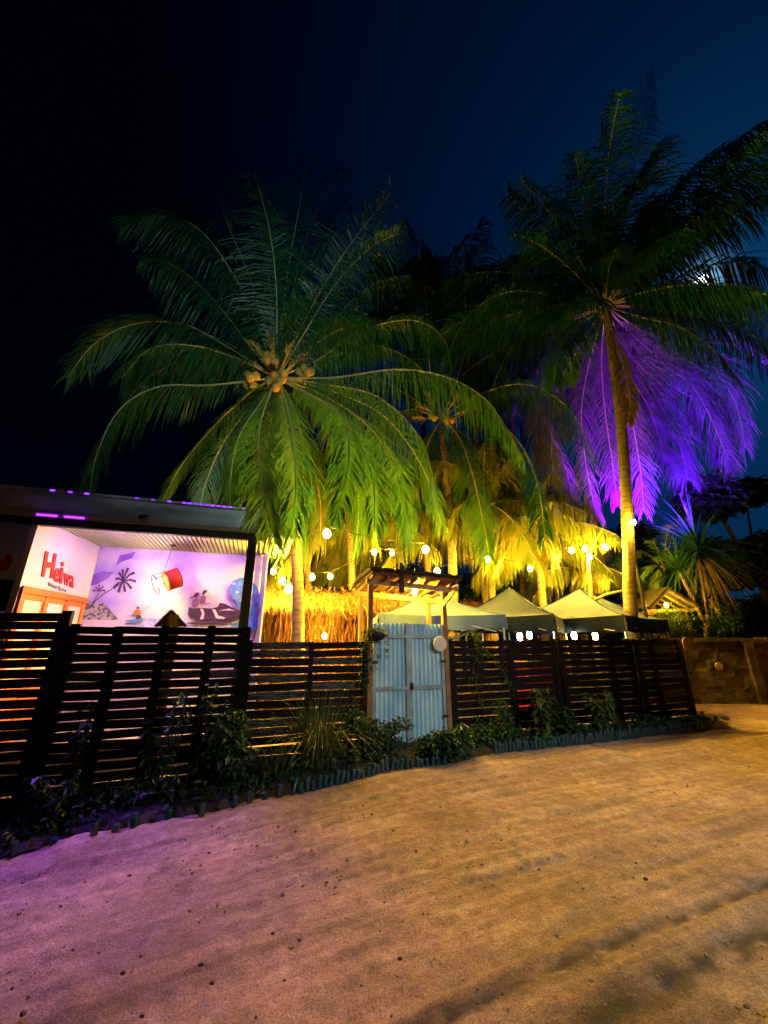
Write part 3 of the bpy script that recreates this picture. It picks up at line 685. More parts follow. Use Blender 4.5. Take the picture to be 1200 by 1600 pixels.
# ---- more palms farther back, filling the lit green mass
def back_palm(x, y, Y, xb, label, n, L, m, el, seed, az=(0, 360), lf=1.4, tr=.13, group='palms at the back of the garden', w=.02, droop=1.0):
    C = at(x, y, Y); b = at(xb, 1000, Y); b.z = 0
    o = thing('palm_tree', b, label, 'palm tree', group)
    trunk_mesh([b, b.lerp(C, .5) + Vector((.08, 0, 0)), C], tr, tr * .75, step=.13).build('trunk', 'bark', o, smooth=True)
    auto_fronds(o, C, n, L, el, seed, az[0], az[1], lf=lf, droop=droop, n=72, width=w, m=m)
    return o
back_palm(730, 525, 15.5, 760, 'dark palm crown between the middle palm and the tall palm', 30, 6.6, 'leaf_dark', (0, 80), 3, lf=1.9, w=.03)
back_palm(655, 505, 16.5, 668, 'dark palm crown right behind the biggest palm', 28, 6.6, 'leaf_dark', (0, 80), 4, lf=1.9, w=.03)
back_palm(800, 640, 17.5, 815, 'dark palm crown low between the two string ends', 26, 6.0, 'leaf_dark', (-10, 75), 17, lf=1.9, w=.03)
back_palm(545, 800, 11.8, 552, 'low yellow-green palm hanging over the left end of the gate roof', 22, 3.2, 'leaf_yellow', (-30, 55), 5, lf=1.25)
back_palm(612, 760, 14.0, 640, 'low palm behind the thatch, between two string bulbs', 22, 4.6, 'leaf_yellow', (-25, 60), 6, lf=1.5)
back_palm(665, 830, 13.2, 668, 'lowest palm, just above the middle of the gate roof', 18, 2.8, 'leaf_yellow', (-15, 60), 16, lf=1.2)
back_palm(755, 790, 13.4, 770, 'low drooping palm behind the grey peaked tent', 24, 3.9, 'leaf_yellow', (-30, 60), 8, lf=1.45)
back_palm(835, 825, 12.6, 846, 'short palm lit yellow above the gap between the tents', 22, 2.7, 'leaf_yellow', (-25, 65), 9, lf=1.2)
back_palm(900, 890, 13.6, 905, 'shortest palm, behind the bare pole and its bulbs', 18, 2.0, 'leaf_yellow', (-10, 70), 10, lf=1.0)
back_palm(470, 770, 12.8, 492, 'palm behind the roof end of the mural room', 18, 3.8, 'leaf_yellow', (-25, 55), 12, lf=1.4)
back_palm(700, 770, 16.5, 715, 'far palm whose fronds fill the gap left of the middle trunk', 22, 4.8, 'leaf', (-30, 55), 14, lf=1.6)
back_palm(860, 830, 16.5, 870, 'far palm behind the short yellow palm', 20, 3.2, 'leaf', (-25, 55), 15, lf=1.6)

# ------------------------------------------------------------------ mural room
hut = thing('mural_room', F(-4.5, 2, 0), 'open-fronted room with painted mural walls and a red sign', 'building')
mat('mural_ground', (.8, .77, .76), .65, (.44, .3, .74), 1.1, (1, 1, 1.3), amount=(.46, .66))
wall_b = MB().sbox(-5.9, -2.55, 3.0, 3.1, -.3, 3.62).build('back_wall', 'mural_ground', hut)
pA, pB = F(-6.15, 1.02, 0), F(-5.9, 3.0, 0)
wt_ = (pB - pA).normalized(); wn_ = Vector((wt_.y, -wt_.x, 0))    # faces into the room
wall_l = MB().prism([pA + Vector((0, 0, -.3)), pB + Vector((0, 0, -.3)), pB + Vector((0, 0, 3.6)), pA + Vector((0, 0, 3.6))], -wn_ * .09).build('side_wall', 'cream_paint', hut)
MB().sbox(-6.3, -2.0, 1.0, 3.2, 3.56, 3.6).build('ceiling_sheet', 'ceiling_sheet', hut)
for i in range(40):
    s = -6.1 + i * .084
    MB().sbox(s, s + .05, 1.12, 2.99, 3.5, 3.557).build('ceiling_batten', 'ceiling_white', hut)
rf = MB().sbox(-9.5, -2.0, .9, 3.3, 3.96, 4.0).build('roof', 'fascia', hut)
for i in range(4):
    MB().sbox(-2.62, -2.02, 1.2 + i * .5, 1.28 + i * .5, 3.6, 3.955).build('purlin', 'wood_pale', rf)
for i in range(7):
    MB().sbox(-2.75 + .11 * i, -2.7 + .11 * i, 1.13, 3.1, 3.5, 3.557).build('ceiling_batten', 'ceiling_white', hut)
MB().prism([F(-2.0, 1.0, 3.62), F(-2.0, 1.0, 3.955), F(-2.0, 3.2, 3.955), F(-2.0, 3.2, 3.62)], U * .03).build('barge_board', 'wood_pale', rf)
MB().sbox(-9.5, -2.72, .96, .998, 3.55, 3.958).build('fascia_board', 'fascia', hut)
MB().sbox(-9.5, -2.6, .93, .957, 3.52, 3.6).build('gutter', 'fascia_trim', hut)
MB().sbox(-9.5, -2.6, .99, 1.1, 3.4, 3.548).build('front_beam', 'beam_black', hut)
MB().sbox(-2.86, -2.7, .94, 1.1, -.3, 3.4).build('post', 'beam_black', hut)
MB().sbox(-9.5, -6.18, 1.03, 1.12, 2.5, 3.398).build('front_wall', 'blue_wall', hut)
MB().sbox(-9.5, -6.18, 1.16, 1.22, -.3, 2.5).build('shade_sheet', 'opening_shade', hut)  # solid near-black sheet painted as the shade inside the opening
MB().sbox(-6.1, -2.55, 1.05, 3.0, -.3, .1).build('floor', 'grey_paint', hut)
MB().prism([F(-2.55, 2.99, .1), F(-2.55, 2.99, 3.5), F(-2.46, 2.6, 3.5), F(-2.46, 2.6, .1)], U * .03).build('end_board', 'white_paint', hut)

layer = [0]
def bw(pts, m, name, lift=None, smooth=False):      # a painted shape lying on the back wall (photo points)
    layer[0] += 1; d = 2.997 - .0022 * layer[0]
    mb = MB(); P = [F(*(lambda q: (q[0], d, q[1]))(site(x, y, 3.0))) for x, y in pts]
    mb.prism(P, N * .001); return mb.build(name, m, wall_b)
bw([(187, 868), (212, 862), (207, 872), (190, 878), (181, 884)], 'mural_purple', 'painted_bird')
bw([(121, 932), (124, 906), (134, 910), (146, 897), (160, 893), (178, 894), (168, 904), (152, 913), (134, 916), (126, 931)], 'mural_purple', 'painted_mountain')
bw([(120, 985), (122, 963), (170, 966), (235, 968), (300, 966), (392, 962), (390, 985)], 'mural_sand', 'painted_beach')
bw([(196, 969), (215, 966), (262, 967), (298, 972), (345, 968), (392, 955), (392, 985), (196, 985)], 'mural_sea', 'painted_sea')
def blob(cx, cy, rx, ry, n=14, j=.18, a0=0):
    return [(cx + rx * math.cos(a0 + 2 * math.pi * i / n) * random.uniform(1 - j, 1 + j), cy + ry * math.sin(a0 + 2 * math.pi * i / n) * random.uniform(1 - j, 1 + j)) for i in range(n)]
bw([(126, 968), (129, 940), (134, 932), (142, 938), (152, 944), (163, 942), (172, 952), (180, 962), (186, 969)], 'mural_bush', 'painted_bush')
def stroke(pts, w0, w1):
    pts = [Vector((*p, 0)) for p in pts]; path = bez(pts, 8); l = []; r = []
    for i, p in enumerate(path):
        t = (path[min(i + 1, 8)] - path[max(i - 1, 0)]).normalized(); nn = Vector((-t.y, t.x, 0)); w = w0 + (w1 - w0) * i / 8
        l.append((p + nn * w)[:2]); r.append((p - nn * w)[:2])
    return l + r[::-1]
bw(stroke([(143, 946), (160, 930), (190, 912)], .9, .6), 'mural_palm', 'painted_trunk')
bw(stroke([(142, 950), (148, 938), (155, 926)], .8, .5), 'mural_palm', 'painted_trunk')
for tx, ty in ((178, 919), (181, 905), (186, 895), (192, 890), (201, 888), (211, 895), (213, 909), (206, 920), (196, 925), (186, 926)):
    bw(stroke([(193, 910), ((193 + tx) / 2, (910 + ty) / 2 - 3), (tx, ty)], .6, 2.1)[:], 'mural_palm', 'painted_leaf')
for tx, ty in ((146, 924), (150, 918), (156, 914), (163, 917), (166, 924)):
    bw(stroke([(156, 925), ((156 + tx) / 2, (925 + ty) / 2 - 2), (tx, ty)], .5, 1.6), 'mural_mauve', 'painted_leaf')
# kite surfer
bw([(208, 959), (214, 952), (219, 953), (222, 958), (219, 962), (213, 961)], 'mural_orange', 'painted_surfer_shirt')
bw(blob(216.5, 950, 2.2, 2.2, 10, .05), 'mural_palm', 'painted_surfer_head')
bw([(214, 961), (220, 961), (223, 966), (219, 967), (217, 970), (213, 966)], 'mural_palm', 'painted_surfer_legs')
bw([(196, 970), (215, 968), (228, 966), (219, 972), (204, 973)], 'mural_wave', 'painted_board')
bw(stroke([(222, 957), (236, 945), (262, 930), (275, 922)], .25, .25), 'mural_mauve', 'painted_kite_line')
# jet ski with two riders
bw([(292, 974), (300, 972), (330, 970), (360, 965), (379, 957), (374, 966), (360, 973), (335, 976), (305, 976)], 'mural_ski', 'painted_hull')
bw([(294, 960), (296, 949), (302, 951), (315, 950), (330, 951), (340, 949), (344, 942), (352, 944), (362, 949), (374, 954), (378, 957), (366, 963), (345, 967), (318, 969), (298, 967)], 'mural_ski', 'painted_body')
bw([(313, 951), (318, 952), (320, 960), (318, 968), (313, 968), (316, 959)], 'mural_light', 'painted_leg')
bw([(332, 952), (337, 953), (341, 962), (352, 965), (350, 968), (338, 966)], 'mural_light', 'painted_leg')
bw([(341, 955), (358, 951), (369, 955), (352, 954)], 'mural_light', 'painted_stripe')
bw([(300, 948), (302, 937), (307, 934), (311, 938), (310, 948), (305, 950)], 'mural_mauve', 'painted_rider')
bw([(296, 935), (303, 932), (306, 927), (311, 926), (312, 930), (308, 934)], 'mural_ski', 'painted_hair')
bw([(312, 942), (315, 932), (319, 930), (323, 934), (321, 942), (316, 944)], 'mural_mauve', 'painted_rider')
bw([(316, 930), (318, 924), (322, 922), (325, 924), (322, 927), (319, 930)], 'mural_ski', 'painted_hair')
bw([(322, 936), (332, 940), (342, 944), (333, 943), (322, 940)], 'mural_light', 'painted_arm')
# wave
bw([(359, 918), (364, 909), (374, 904), (384, 903), (392, 908), (400, 915), (408, 932), (407, 985), (385, 985), (360, 978), (376, 968), (383, 955), (372, 950), (367, 938), (361, 932)], 'mural_wave', 'painted_wave')
for q in ((366, 913, 3, 2), (371, 926, 3, 2), (377, 939, 2.5, 2), (384, 908, 4, 1.6), (381, 948, 2, 2), (389, 917, 2, 2)): bw(blob(*q, 12, .12), 'mural_sea', 'painted_foam')
bw([(388, 925), (398, 930), (404, 950), (402, 980), (394, 980), (398, 950)], 'mural_wave_dark', 'painted_shadow')

# side wall: door frame, lettering
def lw(x, y, off=.0):
    return hit(x, y, pA, wn_) + wn_ * off
def lwq(pts, m, name, t=.02, par=None, off=.002): return MB().prism([lw(x, y, off) for x, y in pts], wn_ * t).build(name, m, par or wall_l)
def lwt(p): return (p - pA).dot(wt_), p.z
def lbox(t0, t1, z0, z1, o0, o1, m, name, par):
    a = pA + wt_ * t0 + wn_ * o0; b = pA + wt_ * t1 + wn_ * o0; zz = lambda p, z: Vector((p.x, p.y, z))
    return MB().prism([zz(a, z0), zz(b, z0), zz(b, z1), zz(a, z1)], wn_ * (o1 - o0)).build(name, m, par)
t0, z0 = lwt(lw(32, 905)); t1, z1 = lwt(lw(127, 941))
ZT = (z0 + z1) / 2
door = lbox(.02, 1.86, -.1, ZT - .02, .002, .03, 'orange_paint', 'folding_door', wall_l)
lbox(.0, 1.9, ZT - .1, ZT, .032, .06, 'orange_paint', 'lintel', door)
for a in (0, .6, 1.2, 1.76): lbox(a + .02, a + .12, -.1, ZT - .1, .032, .05, 'orange_paint', 'door_stile', door)
for a in (.12, .72, 1.32):
    lbox(a + .03, a + .44, .9, ZT - .2, .031, .036, 'white_paint', 'door_pane', door)
    lbox(a, a + .5, ZT - .2, ZT - .14, .033, .045, 'orange_paint', 'door_rail', door)
def text(body, size, m, parent, mtx, off=0., ext=.004, name='lettering'):
    cu = bpy.data.curves.new(name, 'FONT'); cu.body = body; cu.size = size; cu.offset = off; cu.extrude = ext; cu.align_x = 'LEFT'; cu.resolution_u = 3
    to = bpy.data.objects.new(name, cu); COL.objects.link(to)
    dg = bpy.context.evaluated_depsgraph_get(); me = bpy.data.meshes.new_from_object(to.evaluated_get(dg))
    bpy.data.objects.remove(to)
    me.transform(mtx); me.materials.clear(); me.materials.append(MATS[m])
    o = bpy.data.objects.new(name, me); COL.objects.link(o)
    o.parent = parent; o.matrix_parent_inverse = Matrix.Translation(-parent.location); return o
def wall_mtx(p, ang, sx=1., sy=1.):
    ca, sa = math.cos(ang), math.sin(ang)
    ex = wt_ * ca + Vector((0, 0, sa)); ey = wt_ * -sa + Vector((0, 0, ca))
    m = Matrix((ex * sx, ey * sy, wn_)).transposed().to_4x4(); m.translation = p; return m
pa_, pb_ = lw(63, 901, .012), lw(112, 918, .012)
ln = (pb_ - pa_).length; an = math.atan2(pb_.z - pa_.z, (pb_ - pa_).dot(wt_))
h_ = (lw(70, 861) - lw(64, 901)).length
def fit_text(body, m, bl, br, tl, off, name='lettering'):     # letters fitted to a slanted box on the side wall
    P = [lw(*q, .012) for q in (bl, br, tl)]
    o = text(body, 1., m, wall_l, Matrix.Identity(4), off=off, ext=.006, name=name)
    xs = [v.co.x for v in o.data.vertices]; ys = [v.co.y for v in o.data.vertices]
    x0, x1, y0, y1 = min(xs), max(xs), min(ys), max(ys)
    ex = (P[1] - P[0]) / (x1 - x0); ey = (P[2] - P[0]) / (y1 - y0)
    for v in o.data.vertices: v.co = P[0] + ex * (v.co.x - x0) + ey * (v.co.y - y0) + wn_ * v.co.z
    return o
fit_text('H', 'red_paint', (63, 901), (81, 904), (70, 861), .035)
fit_text('e', 'red_paint', (81, 908), (90.5, 911), (84.5, 886), .025)
fit_text('i', 'red_paint', (91.3, 911), (95.8, 912), (94.6, 877), .02)
fit_text('w', 'red_paint', (96.5, 913), (106.5, 916), (98.5, 895), .012)
fit_text('a', 'red_paint', (107, 917), (113.5, 919.5), (108.5, 898), .02)
fit_text('Water Sports', 'grey_paint', (73, 917), (102, 927), (74, 909), .005)
# dark red figure on the blue front wall
def fw(pts, m, name, par): return MB().prism([F(site(x, y, 1.03)[0], 1.026, site(x, y, 1.03)[1]) for x, y in pts], N * .003).build(name, m, par)
fw([(-14, 893), (-8, 876), (2, 876), (8, 873), (8, 868), (13, 865), (18, 867), (19, 873), (21, 879), (15, 880), (15, 887), (10, 892), (4, 893)], 'red_paint_dark', 'painted_emblem', hut)

# violet LEDs along the roof edge
for i, x in enumerate((80, 108, 134, 213, 238, 264, 287, 296, 305, 314, 323, 332, 341, 350, 359, 381, 401)):
    s, z = site(x, 773 + x * .07, .93)
    MB().sbox(s - .035, s + .035, .9, .925, 3.965, 3.995).build('led', 'led_violet', rf)
for x in (77, 120):
    s, z = site(x, 803, .97)
    MB().sbox(s - .14, s + .14, .9, .925, 3.535, 3.56).build('led', 'led_violet', hut)
# inside, unseen: a tube added behind the front beam to brighten, a violet strip
MB().sbox(-5.9, -3.0, 1.13, 1.17, 3.42, 3.46).build('fill_tube', 'fill_warm', hut)
MB().sbox(-5.5, -3.2, 1.2, 1.23, 3.44, 3.47).build('violet_strip', 'led_violet_strong', hut)

# red pendant lamp
pl = at(262, 908, 7.9)
lamp = thing('pendant_lamp', pl, 'tilted red drum pendant lamp hanging in the mural room', 'lamp')
topp = Vector((pl.x - .02, pl.y, 3.5))
MB().tube([topp, pl + Vector((-.14, 0, .05))], .006, 5).build('cord', 'metal_dark', lamp)
MB().lathe(topp, [(.001, 0), (.05, 0), (.05, -.03), (.001, -.03)], 12).build('ceiling_rose', 'metal_dark', lamp)
axd = Vector((-.66, -.6, -.42)).normalized()
sc_ = pl + Vector((.07, 0, .03))
MB().lathe(sc_, [(.2, -.14), (.2, .1), (.194, .1), (.194, -.14)], 28, axd).build('lamp_shade', 'lamp_red', lamp, smooth=True)
for q in (-.14, .1, .3): MB().lathe(sc_ + axd * q, [(.2, -.008), (.208, 0), (.2, .008)], 28, axd).build('hoop', 'metal_dark', lamp)
xa = axd.cross(Vector((0, 0, 1))).normalized(); ya = axd.cross(xa)
for k in range(10):
    a_ = k * .628; v_ = (xa * math.cos(a_) + ya * math.sin(a_)) * .2
    MB().tube([sc_ + v_ + axd * .1, sc_ + v_ + axd * .3], .004, 4).build('cage_wire', 'metal_dark', lamp)
MB().ball(sc_ + axd * .24, .06).build('bulb', 'room_bulb', lamp, smooth=True)

# wooden gable with yellow king board, just behind the fence
gp = [F(site(x, y, .5)[0], .5, site(x, y, .5)[1]) for x, y in ((243, 979), (268, 954), (291, 979))]
gab = thing('gable_sign', F(site(268, 980, .5)[0], .5, -.3), 'small wooden gable with a yellow centre board above the fence', 'sign')
bx0, bx1 = site(243, 979, .5)[0], site(291, 979, .5)[0]
MB().prism(gp, N * .03).build('panel', 'wood_pale', gab)
MB().bar(gp[0] - N * .01, gp[1] - N * .01, .05, .04).build('verge_board', 'wood', gab)
MB().bar(gp[1] - N * .012, gp[2] - N * .012, .05, .04).build('verge_board', 'wood', gab)
sm = site(270, 980, .5)[0]
MB().sbox(sm - .07, sm + .07, .46, .495, 1.72, 1.98).build('centre_board', 'yellow_paint', gab)
MB().sbox(bx0 + .1, bx1 - .1, .5, .56, -.3, 1.78).build('board', 'wood', gab)

# ------------------------------------------------------------------ thatched huts
def thatch_roof(name, s0, s1, de, dr, ze, zr, label, fringe, rows=5, dens=260, ends=True):
    o = thing(name, F((s0 + s1) / 2, dr, 0), label, 'thatched hut', 'thatched huts behind the fence')
    MB().prism([F(s0, de, ze), F(s0, dr, zr), F(s0, 2 * dr - de, ze), F(s0, dr, zr - .12)], U * (s1 - s0)).build('roof_core', 'thatch_back', o)
    L = s1 - s0; bs = [MB(), MB(), MB()]
    for r in range(rows + 1):
        f = r / rows
        for i in range(int(dens * L)):
            s = random.uniform(s0 - .05, s1 + .05); d = dr + (de - dr) * f + random.uniform(-.08, .08); z = zr + (ze - zr) * f + .05 + .04 * math.sin(s * 2.3) + random.uniform(-.02, .05)
            p = F(s, d, z); ln = random.uniform(.35, .65) if r < rows else random.uniform(fringe * .45, fringe)
            dirv = (F(0, de, ze) - F(0, dr, zr)).normalized() if r < rows else Vector((0, 0, -1))
            if r == 0 and random.random() < .35: dirv = Vector((0, 0, random.uniform(-.2, .7))) - N * random.uniform(.2, .8) + U * random.uniform(-.6, .6); ln *= .6
            dirv = (dirv + U * random.gauss(0, .2) + Vector((0, 0, random.uniform(-.1, .25))) - N * random.uniform(0, .3)).normalized()
            q = p + dirv * ln * .55; e = p + dirv * ln + Vector((0, 0, -.2 * ln)) + U * random.uniform(-.07, .07); w = (U + N * random.uniform(-.7, .7)).normalized() * random.uniform(.008, .024)
            random.choice(bs).add([p - w, p + w, q + w, q - w, e], [(0, 1, 2, 3), (3, 2, 4)])
    for b_, m_ in zip(bs, ('thatch', 'thatch_pale', 'thatch_brown')): tag(b_.build('thatch', m_, o), kind='stuff')
    for k in range(int(L / 1.6) + 1):
        s = s0 + .15 + (L - .3) * k / max(1, int(L / 1.6))
        a = F(s, de + .15, 0); a.z = gz(a.x)
        MB().tube([a, F(s, de + .15, ze)], .05, 8).build('post', 'wood', o)
    return o
thatch_roof('thatched_hut', -2.45, 1.15, 3.0, 4.1, 2.25, 2.78, 'long thatched hut with straw fringe left of the gate roof', .85, dens=170)
thatch_roof('thatched_hut', 2.2, 11.0, 6.4, 7.6, 2.3, 3.0, 'low thatched hut stretching behind the tents', .6, dens=130)
# straw screen closing the front of the left hut
def screen():
    o = thing('straw_screen', F(-.9, 3.2, 0), 'hanging straw screen below the left thatched hut', 'screen')
    bs = [MB(), MB(), MB()]
    for i in range(2000):
        s = random.uniform(-2.4, .1); z = random.uniform(1.0, 2.2); p = F(s, 3.1 + random.uniform(-.1, .06), z)
        l = random.uniform(.3, .8); e = p + Vector((0, 0, -l)) + U * random.gauss(0, .07) - N * random.uniform(0, .1); w = (U + N * random.uniform(-.8, .8)).normalized() * random.uniform(.008, .022)
        random.choice(bs).add([p - w, p + w, (p + e) / 2 + w - N * .02, (p + e) / 2 - w - N * .02, e], [(0, 1, 2, 3), (3, 2, 4)])
    for b_, m_ in zip(bs, ('thatch', 'thatch_pale', 'thatch_brown')): tag(b_.build('straw', m_, o), kind='stuff')
    MB().sbox(-2.4, .1, 3.19, 3.21, .0, 2.25).build('backing_mat', 'thatch_back', o)
screen()

# ------------------------------------------------------------------ tents
def tent(cx, cy, rot, half, ze, zp, top, val, label, vh=.36, droop=.1, tilt=0.):
    o = thing('canopy_tent', (cx, cy, 0), label, 'tent', 'pop-up canopy tents behind the fence')
    ex = Vector((math.cos(rot), math.sin(rot), 0)); ey = Vector((-ex.y, ex.x, 0)); c = Vector((cx, cy, 0))
    cor = [c + ex * half * a + ey * half * b for a, b in ((-1, -1), (1, -1), (1, 1), (-1, 1))]
    P = c + Vector((0, 0, zp)); n = 10; k = 8
    roofp = MB()
    for i in range(4):
        a, b = cor[i], cor[(i + 1) % 4]; vs = []; fs = []
        for r in range(k + 1):
            f = r / k
            for q in range(n + 1):
                g = q / n; e = a.lerp(b, g); sag = droop * math.sin(math.pi * g)
                pt = Vector((cx, cy, 0)).lerp(e, f)
                z = ze + (zp - ze) * ((1 - f) ** 1.35) - sag * f * .35 - .04 * math.sin(math.pi * g) * f * (1 - f) * 4
                vs.append((pt.x, pt.y, z))
        for r in range(k):
            for q in range(n): fs.append((r * (n + 1) + q, (r + 1) * (n + 1) + q, (r + 1) * (n + 1) + q + 1, r * (n + 1) + q + 1))
        MB().add(vs, fs).build('roof_panel', top, o, smooth=True)
        vs = []; fs = []; out = ((a + b) / 2 - c).normalized()
        for q in range(25):
            g = q / 24; e = a.lerp(b, g) + out * .012; sag = droop * math.sin(math.pi * g) * .35
            fl = .025 * math.sin(g * 23 + i)
            vs += [e + Vector((0, 0, ze - sag + .004)), e + out * (.02 + fl * .5) + Vector((0, 0, ze - sag - vh * .5)), e + out * fl + Vector((0, 0, ze - sag - vh - .02 * math.sin(g * 12 + i)))]
        for q in range(24):
            for w in (0, 1): fs.append((q * 3 + w, q * 3 + w + 1, q * 3 + w + 4, q * 3 + w + 3))
        MB().add(vs, fs).build('valance', val, o, smooth=True)
        MB().tube([Vector((cx, cy, 0)).lerp(a, r / 8) + Vector((0, 0, ze + (zp - ze) * (1 - r / 8) ** 1.35 + .006)) for r in range(9)], .014, 5).build('seam', val, o)
        leg = a + (c - a) * .03; MB().bar((leg.x, leg.y, 0), (leg.x, leg.y, ze - .02), .035).build('leg', 'metal_pale', o)
        m1, m2 = a.lerp(b, .08), a.lerp(b, .92)
        MB().bar((m1.x, m1.y, ze - .35), ((a.x + b.x) / 2, (a.y + b.y) / 2, ze - .1), .02).build('brace', 'metal_pale', o)
        MB().bar((m2.x, m2.y, ze - .35), ((a.x + b.x) / 2, (a.y + b.y) / 2, ze - .1), .02).build('brace', 'metal_pale', o)
    return o
t1 = at(672, 1000, 9.7); tent(t1.x, t1.y, R(6), 1.35, 2.12, 2.72, 'tent_white', 'tent_white', 'white canopy tent right behind the gate', .28)
t2 = at(800, 1000, 11.0); tent(t2.x - .05, t2.y - .3, R(60), 1.2, 2.16, 2.98, 'tent_grey', 'tent_navy', 'grey peaked tent with navy valance, left of the two peaks')
t3 = at(905, 1000, 11.6); tent(t3.x + .25, t3.y, R(40), 1.6, 2.16, 3.05, 'tent_grey', 'tent_navy', 'grey peaked tent with navy valance in front of the tall palm')
tp = thing('blue_tarp', F(1.6, 1.2, 1.6), 'slack blue tarp hanging under the white tent', 'tarp')
vs = []; fs = []
for i in range(13):
    for j in range(5):
        vs.append(F(.75 + 1.3 * i / 12, 1.3 + .3 * j / 4, 1.86 - .2 * math.sin(math.pi * i / 12) - .1 * j / 4))
for i in range(12):
    for j in range(4): fs.append((i * 5 + j, (i + 1) * 5 + j, (i + 1) * 5 + j + 1, i * 5 + j + 1))
MB().add(vs, fs).build('sheet', 'tarp_blue', tp, smooth=True)
MB().tube([F(.75 + 1.3 * i / 12, 1.28, 1.84 - .2 * math.sin(math.pi * i / 12)) for i in range(13)], .02, 6).build('hem_pole', 'metal_pale', tp)

# ------------------------------------------------------------------ bulbs on strings
def bulb(parent, p, r, m='bulb', cap=True):
    b = MB().lathe(p, [(.003, -r * 1.15), (r * .55, -r * .95), (r * .95, -r * .35), (r, .1 * r), (r * .75, r * .75), (r * .4, r * 1.2)], 10).build('bulb', m, parent, smooth=True)
    MB().lathe(p, [(r * .42, r * 1.15), (r * .45, r * 1.2), (r * .45, r * 2.0), (.003, r * 2.1)], 8).build('socket', 'cable', b)
    return b
def string(label, pts, r=.045, m='bulb', sag=.12, anchors=None):
    P = [at(x, y, Y) for x, y, Y in pts]
    o = thing('string_light', P[0], label, 'string light', 'string lights in the garden')
    up = [p + Vector((0, 0, r * 2.1)) for p in P]
    line = ([Vector(anchors[0])] if anchors else []) + up + ([Vector(anchors[1])] if anchors else [])
    path = []
    for a, b in zip(line, line[1:]):
        for i in range(8):
            t = i / 8; path.append(a.lerp(b, t) - Vector((0, 0, sag * 4 * t * (1 - t) * (b - a).length * .25)))
    path.append(line[-1])
    MB().tube(path, .008, 5).build('cable', 'cable', o)
    for p in P: bulb(o, p, r, m)
    return o
string('string of bulbs running from the mural roof past the leaning trunk', [(427, 893, 9.0), (488, 902, 9.3), (516, 901, 9.7), (585, 863, 9.2), (613, 864, 10.0)], .058, anchors=(F(-2.1, 1.2, 3.6), at(640, 850, 11.2)))
string('short string of three bulbs above the gate roof', [(511, 834, 7.7), (665, 859, 9.0), (683, 893, 10.6)], .076, anchors=(at(468, 830, 8.5), at(702, 880, 12.0)))
string('string of bulbs between the middle palm and the bare pole', [(762, 874, 11.6), (828, 888, 11.2), (893, 860, 11.0), (914, 857, 11.4), (921, 870, 10.8), (946, 855, 10.6)], .07, anchors=(at(706, 880, 12.1), at(985, 840, 10.2)))
def single(name, x, y, Y, r, m, label):
    p = at(x, y, Y); o = thing(name, p, label, 'lamp', 'single bare bulbs'); bulb(o, p, r, m)
    MB().tube([p + Vector((0, 0, r * 2)), p + Vector((.01, 0, r * 2 + .35))], .007, 5).build('cord', 'cable', o); return o
single('bare_bulb', 451, 921, 9.2, .085, 'bulb_big', 'largest bare bulb hanging against the leaning palm trunk')
single('bare_bulb', 442, 908, 9.1, .065, 'bulb', 'bare bulb just above the largest bulb')
single('bare_bulb', 507, 994, 8.6, .05, 'bulb', 'bare bulb glowing just above the fence left of the gate')
single('bare_bulb', 648, 925, 7.15, .05, 'bulb', 'bare bulb under the small gate roof')
single('bare_bulb', 990, 816, 10.05, .06, 'bulb_big', 'bare bulb on the trunk of the tallest palm')
for x, y, l in ((812, 995, 'left white lantern in the cluster below the grey tent'), (827, 992, 'right white lantern in the cluster below the grey tent'), (897, 993, 'left yellow lantern below the far tent'), (930, 994, 'right yellow lantern below the far tent')):
    p = at(x, y, 9.8 if x < 850 else 10.2); o = thing('lantern', p, l, 'lantern', 'lanterns under the tents')
    MB().lathe(p, [(.003, -.09), (.05, -.08), (.065, 0), (.05, .08), (.003, .09)], 10).build('glow_globe', 'lamp_white' if x < 850 else 'lamp_yellow', o, smooth=True)
    MB().lathe(p, [(.055, .08), (.055, .11), (.003, .12)], 10).build('cap', 'cable', o)
    MB().tube([p + Vector((0, 0, .11)), p + Vector((0, 0, .5))], .006, 5).build('cord', 'cable', o)
single('bare_bulb', 1041, 945, 12.0, .045, 'bulb_small', 'bare bulb under the little hut beside the pandanus')

# bare pole carrying bulbs
bp_ = at(926, 1000, 11.0); bp_.z = 0
pole = thing('bare_pole', bp_, 'bare wooden pole with side branches between the tents', 'pole')
MB().tube([bp_, at(926, 960, 11.0), at(920, 890, 11.0), at(917, 850, 11.0)], [.07, .065, .05, .03], 8).build('stem', 'wood_pale', pole, smooth=True)
MB().tube([at(925, 940, 11.0), at(945, 930, 11.0), at(975, 922, 11.0)], [.05, .04, .03], 7).build('branch', 'wood_pale', pole, smooth=True)
MB().tube([at(918, 868, 11.0), at(930, 845, 11.0), at(942, 825, 11.0)], [.04, .03, .015], 7).build('branch', 'wood_pale', pole, smooth=True)

